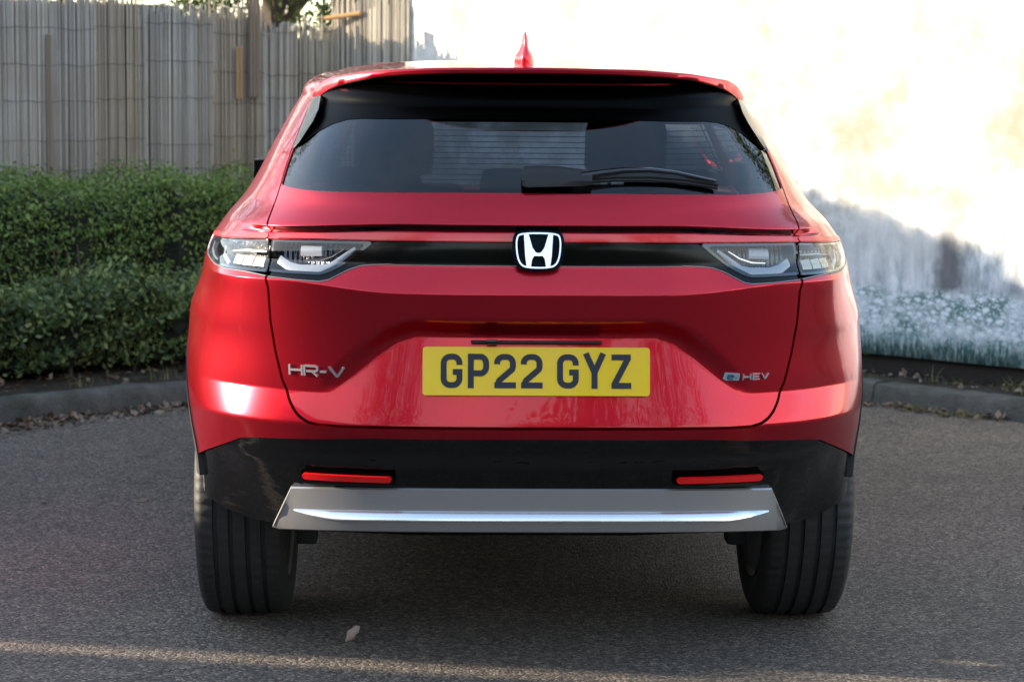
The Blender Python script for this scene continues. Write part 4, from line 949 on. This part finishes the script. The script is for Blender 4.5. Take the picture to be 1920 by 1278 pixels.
# shrub peeping over the fence corner
sh = thing('garden_shrub', 'leafy green shrub showing above the fence corner', 'shrub', tuple(C0 + Vector((.1, .7, 0))))
pts = []; 
for _ in range(26):
    c_ = np.array([random.uniform(-1.0, .55), random.uniform(-.25, .5), random.uniform(1.62, 2.5)]); pts.append(c_ + RNG.normal(0, .13, (420, 3)))
pts = np.vstack(pts); leaves('crown', pts, np.tile([0, -.4, .6], (len(pts), 1)), .05, IVY, sh)
for k in range(9):
    bm = bmesh.new(); x = -.7 + .16*k; tube(bm, [Vector((x*.4, .1, 0)), Vector((x*.8, .05, 1.2)), Vector((x, random.uniform(-.2, .2), 2.3))], [.03, .018, .006], 6); bm_obj('stem', bm, bpy.data.materials['bark'], sh, True)

K0, KD, KN = Vector((9, -17, 0)), Vector((-1, 0, 0)), Vector((0, -1, 0))
hedge('high dark hedge added behind the viewer for reflections in the car', -7, 19, 0, 1.2, .0, 2.9, 26000, .16, BOX, 8, .1, None)  # unseen hedge added to give the rear of the car dark reflections
def tree(label, loc, h, cr, seed):
    t_ = thing('garden_tree', label, 'tree', loc, 'trees beyond the mural screen'); rg = random.Random(seed); bm = bmesh.new(); tube(bm, [(0, 0, 0), (.05, 0, h*.3), (0, .08, h*.6), (.1, 0, h*.9)], [.16, .12, .08, .02], 9)
    P = []; nr = []
    for k in range(13):
        a = k*2.4; z0 = h*rg.uniform(.25, .7); e = Vector((math.cos(a)*cr*rg.uniform(.5, .95), math.sin(a)*cr*rg.uniform(.5, .95), z0 + h*rg.uniform(.1, .3))); tube(bm, [(0, 0, z0), e*.5 + Vector((0, 0, z0*.5)), e], [.06, .035, .01], 5)
        for q in range(5):
            c_ = np.array(e) + RNG.normal(0, .33, 3)*cr*.6; P.append(c_ + RNG.normal(0, .22*cr*.6, (170, 3)))
    P = np.vstack(P); bm_obj('trunk', bm, bpy.data.materials['bark'], t_, True); leaves('crown', P, np.tile([0, 0, .5], (len(P), 1)), .13, IVY, t_)
tree('tall leafy tree beyond the middle of the mural screen', (1.6, 9.8, 0), 6.2, 2.0, 1)
tree('broad leafy tree beyond the corner of the fence and the mural', (-1.4, 11.0, 0), 6.8, 2.3, 2)
tree('tall leafy tree beyond the board fence, left of the view', (-5.4, 11.6, 0), 8.0, 2.6, 4)
tree('leafy tree beyond the right end of the mural screen', (4.6, 6.9, 0), 5.6, 1.9, 3)
for q_, (x_, y_, h_, r_) in enumerate(((-6.5, -15.5, 7.5, 2.6), (1.8, -16.0, 6.0, 1.7), (6.8, -15.0, 8.0, 2.6))):
    tree(['broad tree added behind the viewer to the left for reflections', 'slim tree added straight behind the viewer for reflections', 'tall tree added behind the viewer to the right for reflections'][q_], (x_, y_, 0), h_, r_, 20+q_)  # unseen trees added to break up the reflections in the paint
# ---- verge grass, litter, leaf
LIT = mk_leaf('dead_leaf', [(.10, .055, .035), (.16, .095, .06), (.22, .15, .10), (.30, .23, .16)], .1)
def along(u, side):   # points near the kerb; side -1 road side, +1 bed side
    i = min(len(kp)-2, max(0, int(u))); p, n_ = fr_[i]; return p.lerp(kp[i+1], u-i), n_
L = []
for _ in range(8500):
    i = random.uniform(len(kp)*.02, len(kp)*.98); p, n_ = along(i, 0); left = p.x < .1; 
    if not left and random.random() < .72: continue
    d = -abs(random.gauss(0, .10 if left else .04)) - .005; clump = math.sin(i*.35)+math.sin(i*.13+1); 
    if clump < -.2 and random.random() < .6: continue
    L.append((p.x + n_.x*d, p.y + n_.y*d, .004 + random.random()*.014*max(0, 1+d*6)))
for _ in range(1500):
    i = random.uniform(0, len(kp)-2); p, n_ = along(i, 0); d = random.uniform(.13, .55); L.append((p.x + n_.x*d, p.y + n_.y*d, .118 + random.random()*.01))
for _ in range(45): L.append((random.uniform(-2.6, 2.6), random.uniform(2.2, 4.8), .004))
o = leaves('leaf_litter', np.array(L), np.tile([0, 0, 1.6], (len(L), 1)), .042, LIT, None, .55, .6); tag(o, 'brown fallen leaves gathered along the kerb', 'leaf litter', kind='stuff')
GRASS = mk_leaf('verge_grass', [(.06, .08, .02), (.12, .14, .04), (.20, .19, .07), (.34, .29, .15)], .3)
V, F = [], []
for _ in range(240):
    i = random.uniform(len(kp)*.5, len(kp)-2) if random.random() < .8 else random.uniform(len(kp)*.1, len(kp)*.5); p, n_ = along(i, 0); rgt = p.x > .2; d = random.choice([random.uniform(.14, .95), random.uniform(.13, .30)]) if rgt else random.uniform(.13, .24)
    v, f = tuft('', '', '', (p.x + n_.x*d, p.y + n_.y*d, .10), random.randint(5, 26), random.uniform(.03, .13), None, .03); k = len(V); V += v; F += [tuple(a+k for a in q) for q in f]
for u_ in (1.95, 2.1, 2.16):
    for _ in range(5):
        v, f = tuft('', '', '', (u_ + random.uniform(-.08, .08), 5.12 - (u_-1.75)*1.1 - random.uniform(.0, .03), .0), 14, .05, None, .02); k = len(V); V += v; F += [tuple(a+k for a in q) for q in f]
tag(mesh_obj('verge_grass', V, F, GRASS), 'sparse dry grass growing on the verge under the mural', 'grass', kind='stuff')
def weed(label, c_, mat, n, h_):
    V, F = tuft('', '', '', (0, 0, 0), n, h_, None, .018); t_ = thing('weed', label, 'weed', c_); mesh_obj('blades', V, F, mat, t_)
    P = np.array([(random.gauss(0, .05), random.gauss(0, .04), random.uniform(.02, h_)) for _ in range(n*2)]); leaves('leaf_cluster', P, np.tile([0, -.3, 1.], (len(P), 1)), .03, mat, t_)
WEED = mk_leaf('weed_green', [(.06, .11, .02), (.11, .17, .03), (.18, .22, .06)])
weed('bright green weed sprouting at the foot of the low hedge, left of the car', tuple(K0 + KD*.85 + KN*.20 + Vector((0, 0, .10))), WEED, 30, .09)
weed('tall spindly weed on the verge just right of the car', (1.97, 5.50, .10), WEED, 46, .20)
# pebbles on the verge
V, F = [], []
bm = bmesh.new()
for _ in range(500):
    i = random.uniform(len(kp)*.45, len(kp)-2); p, n_ = along(i, 0); d = random.uniform(.13, .7); r = random.uniform(.004, .016)
    bmesh.ops.create_icosphere(bm, subdivisions=1, radius=r, matrix=Matrix.Translation((p.x + n_.x*d, p.y + n_.y*d, .105 + r*.5)) @ Matrix.Diagonal((random.uniform(.7, 1.3), random.uniform(.7, 1.3), .6, 1)))
tag(bm_obj('verge_pebbles', bm, simple('pebble', (.26, .22, .18), .8)), 'small stones scattered on the soil behind the right kerb', 'pebbles', kind='stuff')
bm = bmesh.new(); bmesh.ops.create_grid(bm, x_segments=12, y_segments=8, size=.5)
for v in bm.verts:
    x, y = v.co.x*2, v.co.y*2; w_ = .017*max(0, 1 - abs(x)**1.6)**.7 + .0004; a_ = y*1.25; v.co = Vector((x*.026, w_*math.sin(a_), w_*(1-math.cos(a_))*1.3 + .008*x*x + .002*math.sin(7*x + 3*y)))
lf = bm_obj('fallen_leaf', bm, mk_leaf('pinkish_leaf', [(.42, .30, .26), (.50, .38, .33)], .2), None, True); lf.location = (-.43, .48, .018); lf.rotation_euler = (-.9, -.75, .5)
lf.modifiers.new('t', 'SOLIDIFY').thickness = .0012; tag(lf, 'single curled pinkish dead leaf on the asphalt behind the left rear wheel', 'leaf')
